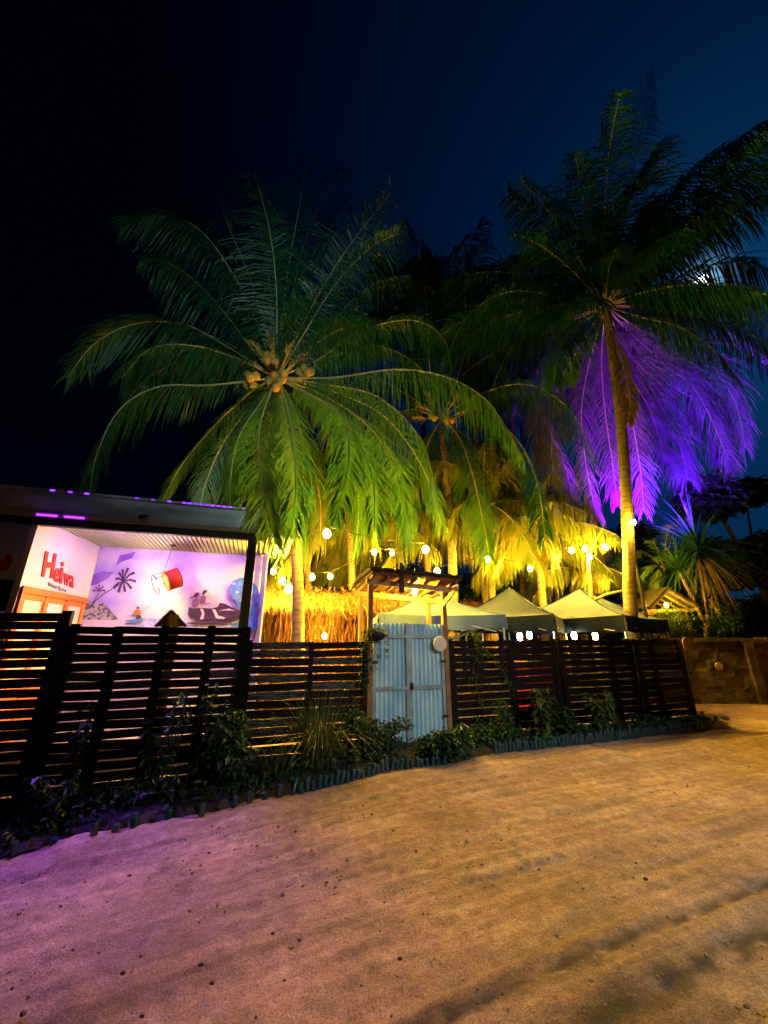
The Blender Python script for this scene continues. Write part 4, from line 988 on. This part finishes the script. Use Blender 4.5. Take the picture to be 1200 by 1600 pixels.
# ------------------------------------------------------------------ shrubs, vines and grass
def leaf_cloud(pts, size, m, name, parent, droop=.3, asp=.42):
    vs = []; fs = []
    for p in pts:
        l = size * random.uniform(.6, 1.3); a = random.uniform(0, 6.283)
        D = Vector((math.cos(a), math.sin(a), random.uniform(-.8, .5) - droop)).normalized()
        W = D.cross(Vector((random.uniform(-.5, .5), random.uniform(-.5, .5), 1))).normalized(); Nn = W.cross(D)
        o = len(vs); p = Vector(p)
        vs += [p, p + D * l * .5 + W * l * asp * .5 + Nn * l * .06, p + D * l - Nn * l * .1, p + D * l * .5 - W * l * asp * .5 + Nn * l * .06]
        fs += [(o, o + 1, o + 2), (o, o + 2, o + 3)]
    return MB().add(vs, fs).build(name, m, parent)
def rnd_ball(c, r, n, hollow=.35):
    out = []
    while len(out) < n:
        v = Vector((random.uniform(-1, 1), random.uniform(-1, 1), random.uniform(-1, 1)))
        if v.length > 1 or v.length < hollow * random.random(): continue
        out.append(Vector(c) + Vector((v.x * r[0], v.y * r[1], v.z * r[2])))
    return out
def shrub(label, s, d, h, w, n, size, m='shrub', clumps=6, name='shrub', stems=4):
    b = F(s, d, 0); b.z = gz(b.x) + .06; o = thing(name, b, label, 'shrub', 'plants along the fence')
    pts = []; st = MB()
    for k in range(clumps):
        c = b + Vector((random.uniform(-w, w) * .7, random.uniform(-w, w) * .45, h * random.uniform(.25, .95))); r = random.uniform(.2, .38) * (w + h * .3)
        pts += rnd_ball(c, (r, r, r * .9), n // clumps)
        if k < stems: st.tube([b + Vector((random.uniform(-.05, .05), 0, 0)), b.lerp(c, .5) + Vector((random.uniform(-.06, .06), 0, .02)), c], [.014, .01, .005], 5)
    leaf_cloud(pts, size, m, 'foliage', o); st.build('stem', 'bark_dark', o)
    return o
def sprig(label, s, d, h, n, size, m='shrub', lean=(0, 0), name='leafy_plant', spread=.12, stems=3):
    b = F(s, d, 0); b.z = gz(b.x) + .06; o = thing(name, b, label, 'plant', 'plants along the fence'); st = MB(); pts = []
    for k in range(stems):
        e = b + Vector((lean[0] + random.uniform(-1, 1) * spread * 2, lean[1] + random.uniform(-1, 1) * spread, h * random.uniform(.7, 1.05)))
        path = bez([b, b.lerp(e, .5) + Vector((random.uniform(-.08, .08), random.uniform(-.05, .05), .03)), e], 12); st.tube(path, [.012 - .0008 * i for i in range(13)], 5)
        for q in range(n // stems):
            u = random.uniform(.15, 1) * 12; i = min(int(u), 11); pts.append(path[i].lerp(path[i + 1], u - i) + Vector((random.gauss(0, .025), random.gauss(0, .025), random.gauss(0, .02))))
    leaf_cloud(pts, size, m, 'foliage', o, .4); st.build('stem', 'bark_dark', o); return o
shrub('dark rounded bush standing out over the sand below the gate', .1, -1.02, .36, .42, 1500, .085, clumps=9)
shrub('dark leafy bush at the foot of the gate\'s left leaf', -.62, -.6, .5, .3, 800, .08)
shrub('dark bush under the right gate post', .95, -.5, .42, .25, 500, .08)
shrub('low leafy bush right of the gate below the climbing vine', 1.3, -.45, .6, .38, 800, .08)
sprig('tall spindly plant left in front of the wide fence panel', -4.35, -.5, 1.25, 130, .13)
sprig('broken leafy plant low at the left by the tallest panel', -4.4, -1.0, .55, 90, .13)
sprig('leafy stems in front of the doubled fence post', -3.55, -.55, 1.15, 160, .12)
shrub('dense bush with hanging leaves left of the grass clump', -2.85, -.65, .85, .42, 900, .12)
sprig('upright plant with pink-tipped shoots beside the dense bush', -3.1, -.45, 1.3, 110, .11)
shrub('low dark shrub between grass clump and gate', -.95, -.6, .6, .35, 700, .09)
sprig('bright broad-leaved seedling right of the gate', 2.15, -.5, 1.0, 90, .2, 'shrub_light', name='broad_leaved_plant', stems=4)
sprig('second broad-leaved seedling, under the red fence panel', 3.35, -.45, .8, 90, .2, 'shrub_light', name='broad_leaved_plant', stems=4)
shrub('small dark bush between the two broad-leaved seedlings', 2.7, -.4, .4, .3, 400, .08)
def blades(parent, b, n, L, w, m, spread, up, name='blades', stuff=True):
    vs = []; fs = []
    for i in range(n):
        a = random.uniform(0, 6.283); r = random.uniform(0, .2); p = Vector(b) + Vector((math.cos(a) * r, math.sin(a) * r, 0)); l = L * random.uniform(.6, 1.1)
        out = Vector((math.cos(a), math.sin(a), 0)) * random.uniform(.15, 1) * spread; W = Vector((-math.sin(a), math.cos(a), 0)) * w
        o = len(vs); ks = 6
        for k in range(ks + 1):
            t = k / ks; q = p + out * l * (t ** 1.5) + Vector((0, 0, l * (up * t - (up + .25) * .62 * out.length * t * t * t)))
            ww = W * (1 - t ** 2)
            vs += [q - ww, q + ww]
        fs += [(o + 2 * k, o + 2 * k + 1, o + 2 * k + 3, o + 2 * k + 2) for k in range(ks)]
    ob = MB().add(vs, fs).build(name, m, parent)
    if stuff: tag(ob, kind='stuff')
    return ob
gb = F(-1.62, -.72, 0); gb.z = gz(gb.x) + .06
gc = thing('grass_clump', gb, 'tall clump of arching lemongrass left of the gate', 'grass clump')
blades(gc, gb, 420, 1.3, .006, 'grass_blade', 1.05, .98)
gb2 = F(-2.15, -.8, 0); gb2.z = gz(gb2.x) + .06
gc = thing('grass_clump', gb2, 'shorter tuft of grass beside the lemongrass clump', 'grass clump')
blades(gc, gb2, 90, .6, .007, 'grass_blade', .8, .9)
cover = []
for i in range(5200):
    s_ = random.uniform(-6.2, 6.3); e = edge_d(s_); d_ = random.uniform(e + .14, -.08); p = F(s_, d_, 0)
    hh = .1 if -.7 < s_ < .75 else .34 if s_ < .7 else .2
    cover.append(Vector((p.x, p.y, gz(p.x) + .07 + random.random() ** 1.6 * hh * (.4 + .6 * (math.sin(s_ * 3.1) * .5 + .5)))))
gcv = leaf_cloud(cover, .1, 'shrub', 'ground_cover', None); tag(gcv, 'low dark leafy ground cover along the foot of the fence', 'ground cover', kind='stuff')
# vines
def vine(label, path, n, size, m, width=.07):
    o = thing('climbing_vine', path[0], label, 'vine', 'vines on the fence'); P = bez(path, 30)
    MB().tube(P, .008, 5).build('stem', 'bark_dark', o); pts = []
    for i in range(n):
        u = random.random() * 30; k = min(int(u), 29); pts.append(P[k].lerp(P[k + 1], u - k) + Vector((random.gauss(0, width), random.gauss(0, .03), random.gauss(0, .03))))
    leaf_cloud(pts, size, m, 'foliage', o); return o
vine('yellow-green vine hanging down the left gate post', [F(-.78, -.1, 1.78), F(-.83, -.1, 1.5), F(-.82, -.1, 1.15), F(-.86, -.1, .85)], 520, .06, 'shrub_light', .055)
vine('vine climbing the fence right of the gate', [F(1.25, -.1, .5), F(1.15, -.07, 1.1), F(1.3, -.06, 1.5), F(1.22, -.05, 1.75)], 260, .075, 'shrub_light', .06)
vine('vine running down from the fence top towards the seedling', [F(1.25, -.06, 1.5), F(1.55, -.06, 1.3), F(1.75, -.08, 1.05), F(1.85, -.1, .75)], 170, .07, 'shrub_light', .045)
# hanging pot
hp = F(-.63, -.16, 1.72)
pot = thing('hanging_pot', hp, 'black half-round hanging pot with a trailing plant by the gate', 'plant pot')
MB().lathe(hp, [(.003, -.13), (.06, -.12), (.12, -.07), (.15, 0), (.145, .0), (.11, -.06), (.003, -.1)], 18).build('bowl', 'pot_black', pot, smooth=True)
for a in (0, 2.1, 4.2): MB().tube([hp + Vector((math.cos(a) * .145, math.sin(a) * .145, 0)), hp + Vector((0, 0, .75))], .003, 4).build('wire', 'cable', pot)
leaf_cloud(rnd_ball(hp + Vector((0, 0, .03)), (.16, .14, .05), 160) + [hp + Vector((.13 + random.gauss(0, .02), -.05 + random.gauss(0, .03), -random.random() * .4)) for _ in range(90)], .05, 'shrub_light', 'foliage', pot)

# ------------------------------------------------------------------ bottle edging
def edging(label, s0, s1, step, zo, jit, name='bottle_edging', miss=0.):
    o = thing(name, F((s0 + s1) / 2, edge_d((s0 + s1) / 2), 0), label, 'edging'); s = s0; base = None
    while s < s1:
        e = edge_d(s); p = F(s, e + random.uniform(-jit, jit), 0); p.z = gz(p.x) + zo + random.uniform(-.02, .02)
        s += step * random.uniform(.92, 1.12)
        if random.random() < miss: continue
        if base is None:
            r = .031
            base = MB().lathe((0, 0, 0), [(r * .9, -.12), (r, -.1), (r, .08), (r * .9, .095), (r, .11), (r, .125), (r * .8, .142), (r * .35, .132), (.002, .137)], 10).build('bottle', 'bottle', o, smooth=True)
            ob = base; base.matrix_parent_inverse = Matrix.Identity(4)
        else:
            ob = base.copy(); COL.objects.link(ob)
        ob.parent = o; ob.matrix_parent_inverse = Matrix.Translation(-o.location)
        ob.location = p; ob.rotation_euler = (random.gauss(0, .1 + jit), random.gauss(0, .1 + jit), random.random() * 6); ob.scale = (1, 1, random.uniform(.6, 1.1))
    return o
edging('tidy row of upturned blue-clear bottles edging the bed right of the gate', .95, 4.4, .066, .04, .006)
edging('sparse crooked bottles edging the dark bed at the left', -5.2, -1.9, .15, .02, .05, miss=.25)
edging('row of clear bottles edging the bed below the grass clump', -1.9, .0, .068, .02, .01)
edging('unlit bottles edging the bed towards the right fence corner', 4.45, 6.3, .07, .03, .01)

# ------------------------------------------------------------------ right side: hut, pandanus, wall, dark trees
hq = at(1040, 1000, 12.6)
sh = thing('small_hut', (hq.x, hq.y, 0), 'little timber shelter lit by a bulb beside the pandanus', 'hut')
zt = at(1044, 958, 12.6).z; zr = at(1044, 926, 12.6).z
for dx, dy in ((-.6, -.5), (.45, -.5), (-.6, .7), (.45, .7)): MB().tube([(hq.x + dx, hq.y + dy, 0), (hq.x + dx, hq.y + dy, zt)], .05, 8).build('post', 'wood', sh)
for dy in (-.5, .7): MB().bar((hq.x - .8, hq.y + dy, zt + .02), (hq.x + .75, hq.y + dy, zt + .06), .06, .1).build('beam', 'wood_pale', sh)
rg = Vector((hq.x - .1, hq.y + .1, zr))
for sg in (-1, 1):
    for k in range(5):
        dy = -.7 + .4 * k
        MB().bar((rg.x, hq.y + dy, zr), (hq.x + sg * .72, hq.y + dy, zt + .1), .04, .06).build('rafter', 'wood_pale', sh)
    MB().prism([(rg.x, hq.y - .75, zr + .05), (rg.x, hq.y + 1.0, zr + .05), (hq.x + sg * .78, hq.y + 1.0, zt + .12), (hq.x + sg * .78, hq.y - .75, zt + .12)], (0, 0, .05)).build('roof', 'thatch_dark', sh)
vine('leafy vine lit gold on the post of the little shelter', [Vector((hq.x - .1, hq.y - .7, .9)), Vector((hq.x + .05, hq.y - .72, 1.6)), Vector((hq.x + .0, hq.y - .7, 2.3))], 420, .1, 'shrub_light', .26)
def strap_head(parent, C, n, L, w, m, name, el=(-40, 80), droop=.9):
    vs = []; fs = []
    for i in range(n):
        a = random.uniform(0, 6.283); e = R(random.uniform(*el)); D = Vector((math.cos(a) * math.cos(e), math.sin(a) * math.cos(e), math.sin(e))); l = L * random.uniform(.7, 1.15)
        W = Vector((-math.sin(a), math.cos(a), 0)) * w; o = len(vs); ks = 5; q = Vector(C); dd = D.copy()
        for k in range(ks + 1):
            vs += [q - W * (1 - (k / ks) ** 2 * .95), q + W * (1 - (k / ks) ** 2 * .95)]
            dd = (dd + Vector((0, 0, -droop * .32 * (k / ks + .3)))).normalized(); q = q + dd * l / ks
        fs += [(o + 2 * k, o + 2 * k + 1, o + 2 * k + 3, o + 2 * k + 2) for k in range(ks)]
    return MB().add(vs, fs).build(name, m, parent)
YP = 12.1
pbm = at(1085, 1000, YP); pbm.z = 0
pan = thing('pandanus', pbm, 'drooping strap-leaved pandanus right of the tallest trunk', 'pandanus')
head = at(1092, 862, YP)
MB().tube([pbm, pbm.lerp(head, .5) + Vector((.1, 0, 0)), head], [.1, .08, .07], 9).build('trunk', 'bark', pan, smooth=True)
strap_head(pan, head, 190, 1.9, .022, 'leaf_dark', 'leaf_head', (-30, 85), .9)
h2 = at(1060, 890, YP - .2); MB().tube([pbm.lerp(head, .5), h2], [.06, .05], 8).build('branch', 'bark', pan)
strap_head(pan, h2, 130, 1.5, .02, 'leaf', 'leaf_head', (-30, 70), 1.0)
strap_head(pan, head + Vector((0, 0, -.2)), 120, 1.9, .02, 'leaf_dry', 'dead_skirt', (-70, -5), .9)
h3 = at(1108, 935, YP - .1); strap_head(pan, h3, 40, .7, .022, 'leaf_dry', 'dead_skirt', (-85, -30), .6)
YT = 13.0
fb = at(1040, 1000, YT); fb.z = 0
ft = thing('feathery_tree', fb, 'feathery-leaved young tree between trunk and pandanus', 'tree')
MB().tube([fb, at(1035, 930, YT), at(1040, 870, YT)], [.07, .06, .04], 8).build('trunk', 'bark', ft, smooth=True)
for x, y, dy in ((1000, 860, 0), (1020, 845, .2), (1045, 822, 0), (1062, 812, .2), (1080, 835, -.2), (1030, 870, -.4), (1060, 860, -.3), (1010, 890, -.2), (1050, 890, -.4), (1075, 880, 0), (1025, 905, -.4)):
    p = at(x, y, YT + dy); c = at(1038, 890, YT)
    frond(ft, [c, c.lerp(p, .5) + Vector((0, 0, .15)), p, p + (p - c).normalized() * .3 - Vector((0, 0, .3))], lf=.34, droop=.4, n=26, width=.026, m='shrub_light', sx=.4, start=.3, rr=.012)

def leafy_mass(label, x, y0, y1, Y, w, n, size, m, dep=.5):
    b = at(x, 1000, Y); b.z = 0; o = thing('leafy_bush', b, label, 'bush', 'bushes behind the right end of the fence'); z0, z1 = at(x, y1, Y).z, at(x, y0, Y).z; pts = []; st = MB()
    for k in range(9):
        c = Vector((b.x + random.uniform(-w, w), Y + random.uniform(-dep, dep), random.uniform(z0 + .2, z1 - .1))); r = random.uniform(.25, .45)
        pts += rnd_ball(c, (r, r, r), n // 9); st.tube([b, b.lerp(c, .5) + Vector((.1, 0, 0)), c], [.03, .02, .01], 5)
    leaf_cloud(pts, size, m, 'foliage', o); st.build('stem', 'bark_dark', o)
leafy_mass('gold-lit leafy bush below the little shelter', 1045, 950, 995, 11.9, .6, 1500, .1, 'shrub_light', .3)
leafy_mass('green leafy bush between the tallest trunk and the pandanus', 1025, 860, 960, 13.4, .9, 3000, .12, 'shrub_light')
leafy_mass('dark leafy bush under the pandanus behind the wall', 1125, 940, 990, 12.3, .6, 1600, .12, 'shrub')
wl0, wl1 = 7.2, 16.0
cw = thing('concrete_wall', (12, 11.25, 0), 'stained concrete boundary wall at the right edge', 'wall')
def rough_wall():
    vs = []; fs = []; nx, nz = 90, 22
    for i in range(nx + 1):
        for k in range(nz + 1):
            x = wl0 + (wl1 - wl0) * i / nx; z = -.1 + 1.66 * k / nz
            y = 11.2 + .025 * math.sin(x * 3.1 + z * 2) * math.sin(z * 4.1 + x) + random.uniform(-.012, .012)
            if (int(x / .42 + (int(z / .21) % 2) * .5) * 7 + int(z / .21) * 13) % 4 == 0: y += .05
            vs.append((x, y, z))
    for i in range(nx):
        for k in range(nz): a = i * (nz + 1) + k; fs.append((a, a + nz + 1, a + nz + 2, a + 1))
    return MB().add(vs, fs)
rough_wall().build('render_coat', 'concrete', cw)
MB().box(((wl0 + wl1) / 2, 11.36, .72), ((wl1 - wl0) / 2, 0, 0), (0, .12, 0), (0, 0, .84)).build('core', 'concrete', cw)
cpv = MB(); x = wl0 - .05
while x < wl1:
    l = random.uniform(.5, .8)
    MB().box((x + l / 2, 11.33, 1.61 + random.uniform(-.015, .015)), (l / 2 - .006, 0, random.uniform(-.008, .008)), (0, .2, 0), (0, 0, .05)).build('coping_stone', 'concrete', cw); x += l
for x in (10.0, 12.6, 15): MB().box((x, 11.17, .75), (.11, 0, 0), (0, .05, 0), (0, 0, .8)).build('pilaster', 'concrete', cw)
pq = at(1123, 1041, 11.1); MB().lathe(pq, [(.003, 0), (.11, 0), (.1, .03), (.003, .04)], 10, (0, -1, 0)).build('pale_patch', 'concrete_pale', cw)
# stones at the fence corner
for i, (x, y, r, l) in enumerate(((1106, 1128, .2, 'larger stone at the foot of the fence corner'), (1128, 1124, .12, 'smaller stone on the orange-lit sand by the fence corner'))):
    d = ray(x, y); t = -EYE / d.z; p = Vector((d.x * t, d.y * t, .03))
    mb = MB().ball(p, r, 12, 8, (1.3, .9, .6)); mb.v = [tuple(Vector(v) + Vector((random.uniform(-1, 1), random.uniform(-1, 1), random.uniform(-1, 1))) * r * .1) for v in mb.v]
    tag(mb.build('stone', 'concrete', smooth=True), l, 'stone', 'stones by the fence corner')

def broad_tree(x, Y, h, w, label, seed, n=3600, m='leaf_dark', size=.32):
    random.seed(seed); b = at(x, 1000, Y); b.z = 0; o = thing('broadleaf_tree', b, label, 'tree', 'dark trees beyond the garden')
    top = b + Vector((0, 0, h * .55)); MB().tube([b, b.lerp(top, .6) + Vector((.15, 0, 0)), top], [.22, .17, .12], 9).build('trunk', 'bark_dark', o, smooth=True)
    pts = []; lim = MB()
    for k in range(13):
        c = top + Vector((random.uniform(-w, w), random.uniform(-w, w) * .6, random.uniform(-.35, .45) * h)); r = random.uniform(.25, .45) * w
        pts += rnd_ball(c, (r, r, r * .75), n // 13, .6); lim.tube([top - Vector((0, 0, .4)), top.lerp(c, .6), c], [.09, .05, .02], 6)
    lim.build('limb', 'bark_dark', o); leaf_cloud(pts, size, m, 'crown', o, .2, .6)
    return o
broad_tree(1135, 17, 7.0, 3.0, 'black leafy tree behind the concrete wall', 21, 9000, 'leaf_black', .4)
broad_tree(1215, 16, 8.0, 3.0, 'black leafy tree at the right edge of the picture', 22, 9000, 'leaf_black', .4)
broad_tree(1060, 21, 5.2, 2.6, 'dark tree far behind the pandanus', 23)
broad_tree(960, 22, 4.6, 3, 'dark tree far behind the tall palm trunk', 24)
broad_tree(830, 21, 4.8, 3.2, 'dark tree far behind the peaked tents', 25)
broad_tree(700, 21, 5.2, 3.2, 'dark tree far behind the middle palm', 26)
broad_tree(570, 20, 5.0, 3.2, 'dark tree far behind the left thatched hut', 27)
broad_tree(-60, 18, 5.5, 3, 'dark tree behind the mural room at the left edge', 28)
random.seed(99)

# red drinks cooler seen through the fence
rc_ = F(3.35, .9, 0)
co = thing('drinks_cooler', rc_, 'red drinks cooler glimpsed through the fence slats', 'cooler')
MB().sbox(2.9, 3.75, .7, 1.2, .1, 1.15).build('body', 'red_plastic', co)
MB().sbox(2.87, 3.78, .67, 1.23, 1.153, 1.23).build('lid', 'white_paint', co)
for s in (2.95, 3.7): MB().sbox(s - .04, s + .04, .75, 1.15, .0, .098).build('foot', 'metal_dark', co)
MB().sbox(3.2, 3.45, .655, .668, 1.0, 1.05).build('handle', 'metal_pale', co)

# ------------------------------------------------------------------ litter and pebbles on the sand
def pebbles():
    mb = MB(); rng = random.Random(3)
    for i in range(260):
        x, y = rng.uniform(-4, 7), rng.uniform(1.1, 7); s = (x - O0.x) * U.x + (y - O0.y) * U.y; d = (x - O0.x) * N.x + (y - O0.y) * N.y
        if d > edge_d(max(-6.9, min(6.4, s))) - .1: continue
        r = rng.uniform(.003, .009) * (1.6 if rng.random() < .1 else 1)
        mb.ball((x, y, gz(x) + .01), r, 6, 4, (rng.uniform(.8, 1.5), rng.uniform(.8, 1.3), .9))
    return mb
tag(pebbles().build('pebbles', 'pebble'), 'small pebbles and clods scattered over the sand', 'pebbles', kind='stuff')
cd_ = MB(); rng = random.Random(11)
for i in range(2600):
    k = rng.random()
    if k < .4: s_ = rng.uniform(-5, 6); e = edge_d(s_) - abs(rng.gauss(.05, .25)) - .05; p = F(s_, e, 0)
    elif k < .7: al_ = rng.uniform(-2, 7); ac_ = rng.choice((2.09, 1.83, 1.6, 3.45, 2.8, 4.15)) + rng.gauss(0, .1); p = Vector((al_ * math.cos(R(22)) - ac_ * math.sin(R(22)), al_ * math.sin(R(22)) + ac_ * math.cos(R(22)), 0))
    else: p = Vector((rng.uniform(-3.5, 6.5), rng.uniform(1.1, 6.5), 0))
    dd_ = (p.x - O0.x) * N.x + (p.y - O0.y) * N.y
    if dd_ > -.8 or p.y < 1: continue
    r_ = min(.013, .002 + rng.expovariate(330)); cd_.ball((p.x, p.y, gz(p.x) + .006), r_, 6, 4, (rng.uniform(.8, 1.6), rng.uniform(.8, 1.4), rng.uniform(.6, 1)))
tag(cd_.build('sand_clods', 'clod'), 'crumbs and clods of sand lying on the track', 'clods', kind='stuff')
lt = MB()
for x, y in ((117, 1467), (193, 1515), (313, 1515), (425, 1474), (510, 1396), (327, 1328), (205, 1352), (1014, 1404), (625, 1533), (443, 1555), (330, 1548)):
    d = ray(x, y); t = (gz(-1) - EYE) / d.z; p = Vector((d.x * t, d.y * t, gz(d.x * t) + .02)); a = random.random() * 6; D = Vector((math.cos(a), math.sin(a), .15)) * .028; W = Vector((-math.sin(a), math.cos(a), .1)) * .014
    lt.ball(p, .006 + .007 * random.random(), 7, 5, (1 + random.random(), 1, .7))
tag(lt.build('leaf_litter', 'litter'), 'dry dark leaf scraps lying on the sand', 'litter', kind='stuff')

# ------------------------------------------------------------------ moon
mp_ = Vector((0, 0, EYE)) + MOON * 900
tag(MB().ball(mp_, 900 * math.tan(R(.62)), 24, 16).build('moon', 'moon_surface', smooth=True, origin=mp_), 'bright moon shining through the fronds of the tallest palm', 'moon')

# ------------------------------------------------------------------ lamps outside the frame and the violet floodlights, the eave one added
def spot(name, loc, target, col, power, size, blend, parent=None, rad=.08):
    l = bpy.data.lights.new(name, 'SPOT'); l.energy = power; l.color = col; l.spot_size = R(size); l.spot_blend = blend; l.shadow_soft_size = rad
    o = bpy.data.objects.new(name, l); COL.objects.link(o); o.location = loc
    o.rotation_euler = (Vector(target) - Vector(loc)).to_track_quat('-Z', 'Y').to_euler(); return o
def street_lamp(base, head, label, col, power, target, size, blend):
    o = thing('street_lamp', base, label, 'street lamp', 'street lamps along the track')
    b = Vector(base); h = Vector(head)
    MB().tube([b, (b.x, b.y, h.z - .2), (b.x * .9 + h.x * .1, b.y * .9 + h.y * .1, h.z), h], [.07, .05, .04, .035], 10).build('pole', 'metal_pale', o, smooth=True)
    MB().box(h + Vector((0, 0, .04)), (.22, 0, 0), (0, .11, 0), (0, 0, .035)).build('lamp_head', 'metal_pale', o)
    spot('street_light', h - Vector((0, 0, .03)), target, col, power, size, blend)
    return o
street_lamp((7.4, -3.2, 0), (6.4, -2.4, 5.6), 'tall street lamp on the near side of the track', (1, .88, .74), 3300, (1.8, 5.7, 0), 47, 1.0)
street_lamp((2.4, -7.4, 0), (1.9, -6.4, 7.4), 'cool white street lamp farther back along the track', (.6, .95, .95), 4700, (-3.6, 8.4, 9.0), 47, 1.0)
street_lamp((13.0, 6.2, 0), (12.0, 7.2, 5.4), 'sodium street lamp beyond the right edge', (1, .48, .08), 1700, (9.0, 9.2, 0), 42, .9)
ev = F(-4.6, .8, 3.62)
evo = thing('flood_light', ev, 'added violet floodlight standing in for the roof-edge LEDs of the mural room', 'floodlight')  # added fixture: throws the roof LEDs' violet onto the track
MB().box(ev, (.07, 0, 0), (0, .03, 0), (0, 0, .035)).build('housing', 'beam_black', evo)
MB().box(ev + N * .1, (.015, 0, 0), N * .06, (0, 0, .015)).build('bracket', 'beam_black', evo)
spot('violet_eave_fill', ev - N * .06 - Vector((0, 0, .06)), (-2.2, 3.0, -.2), (.32, .06, 1), 1150, 52, .8)

fl = at(1003, 930, 11.0); fl.z = 3.9
flo = thing('flood_light', fl, 'violet floodlight on a pole behind the tallest palm', 'floodlight')
MB().box(fl, (.16, 0, 0), (0, .1, 0), (0, 0, .05)).build('housing', 'metal_dark', flo)
MB().tube([(fl.x, fl.y, 0), (fl.x, fl.y, fl.z - .052)], .05, 8).build('pole', 'metal_dark', flo)
spot('violet_flood', fl + Vector((0, 0, .08)), at(950, 735, 12.2), (.27, .0, 1), 19000, 50, .8)
spot('violet_flood', fl + Vector((.1, 0, .08)), at(1095, 700, 12.9), (.1, .0, 1), 30000, 52, .8)
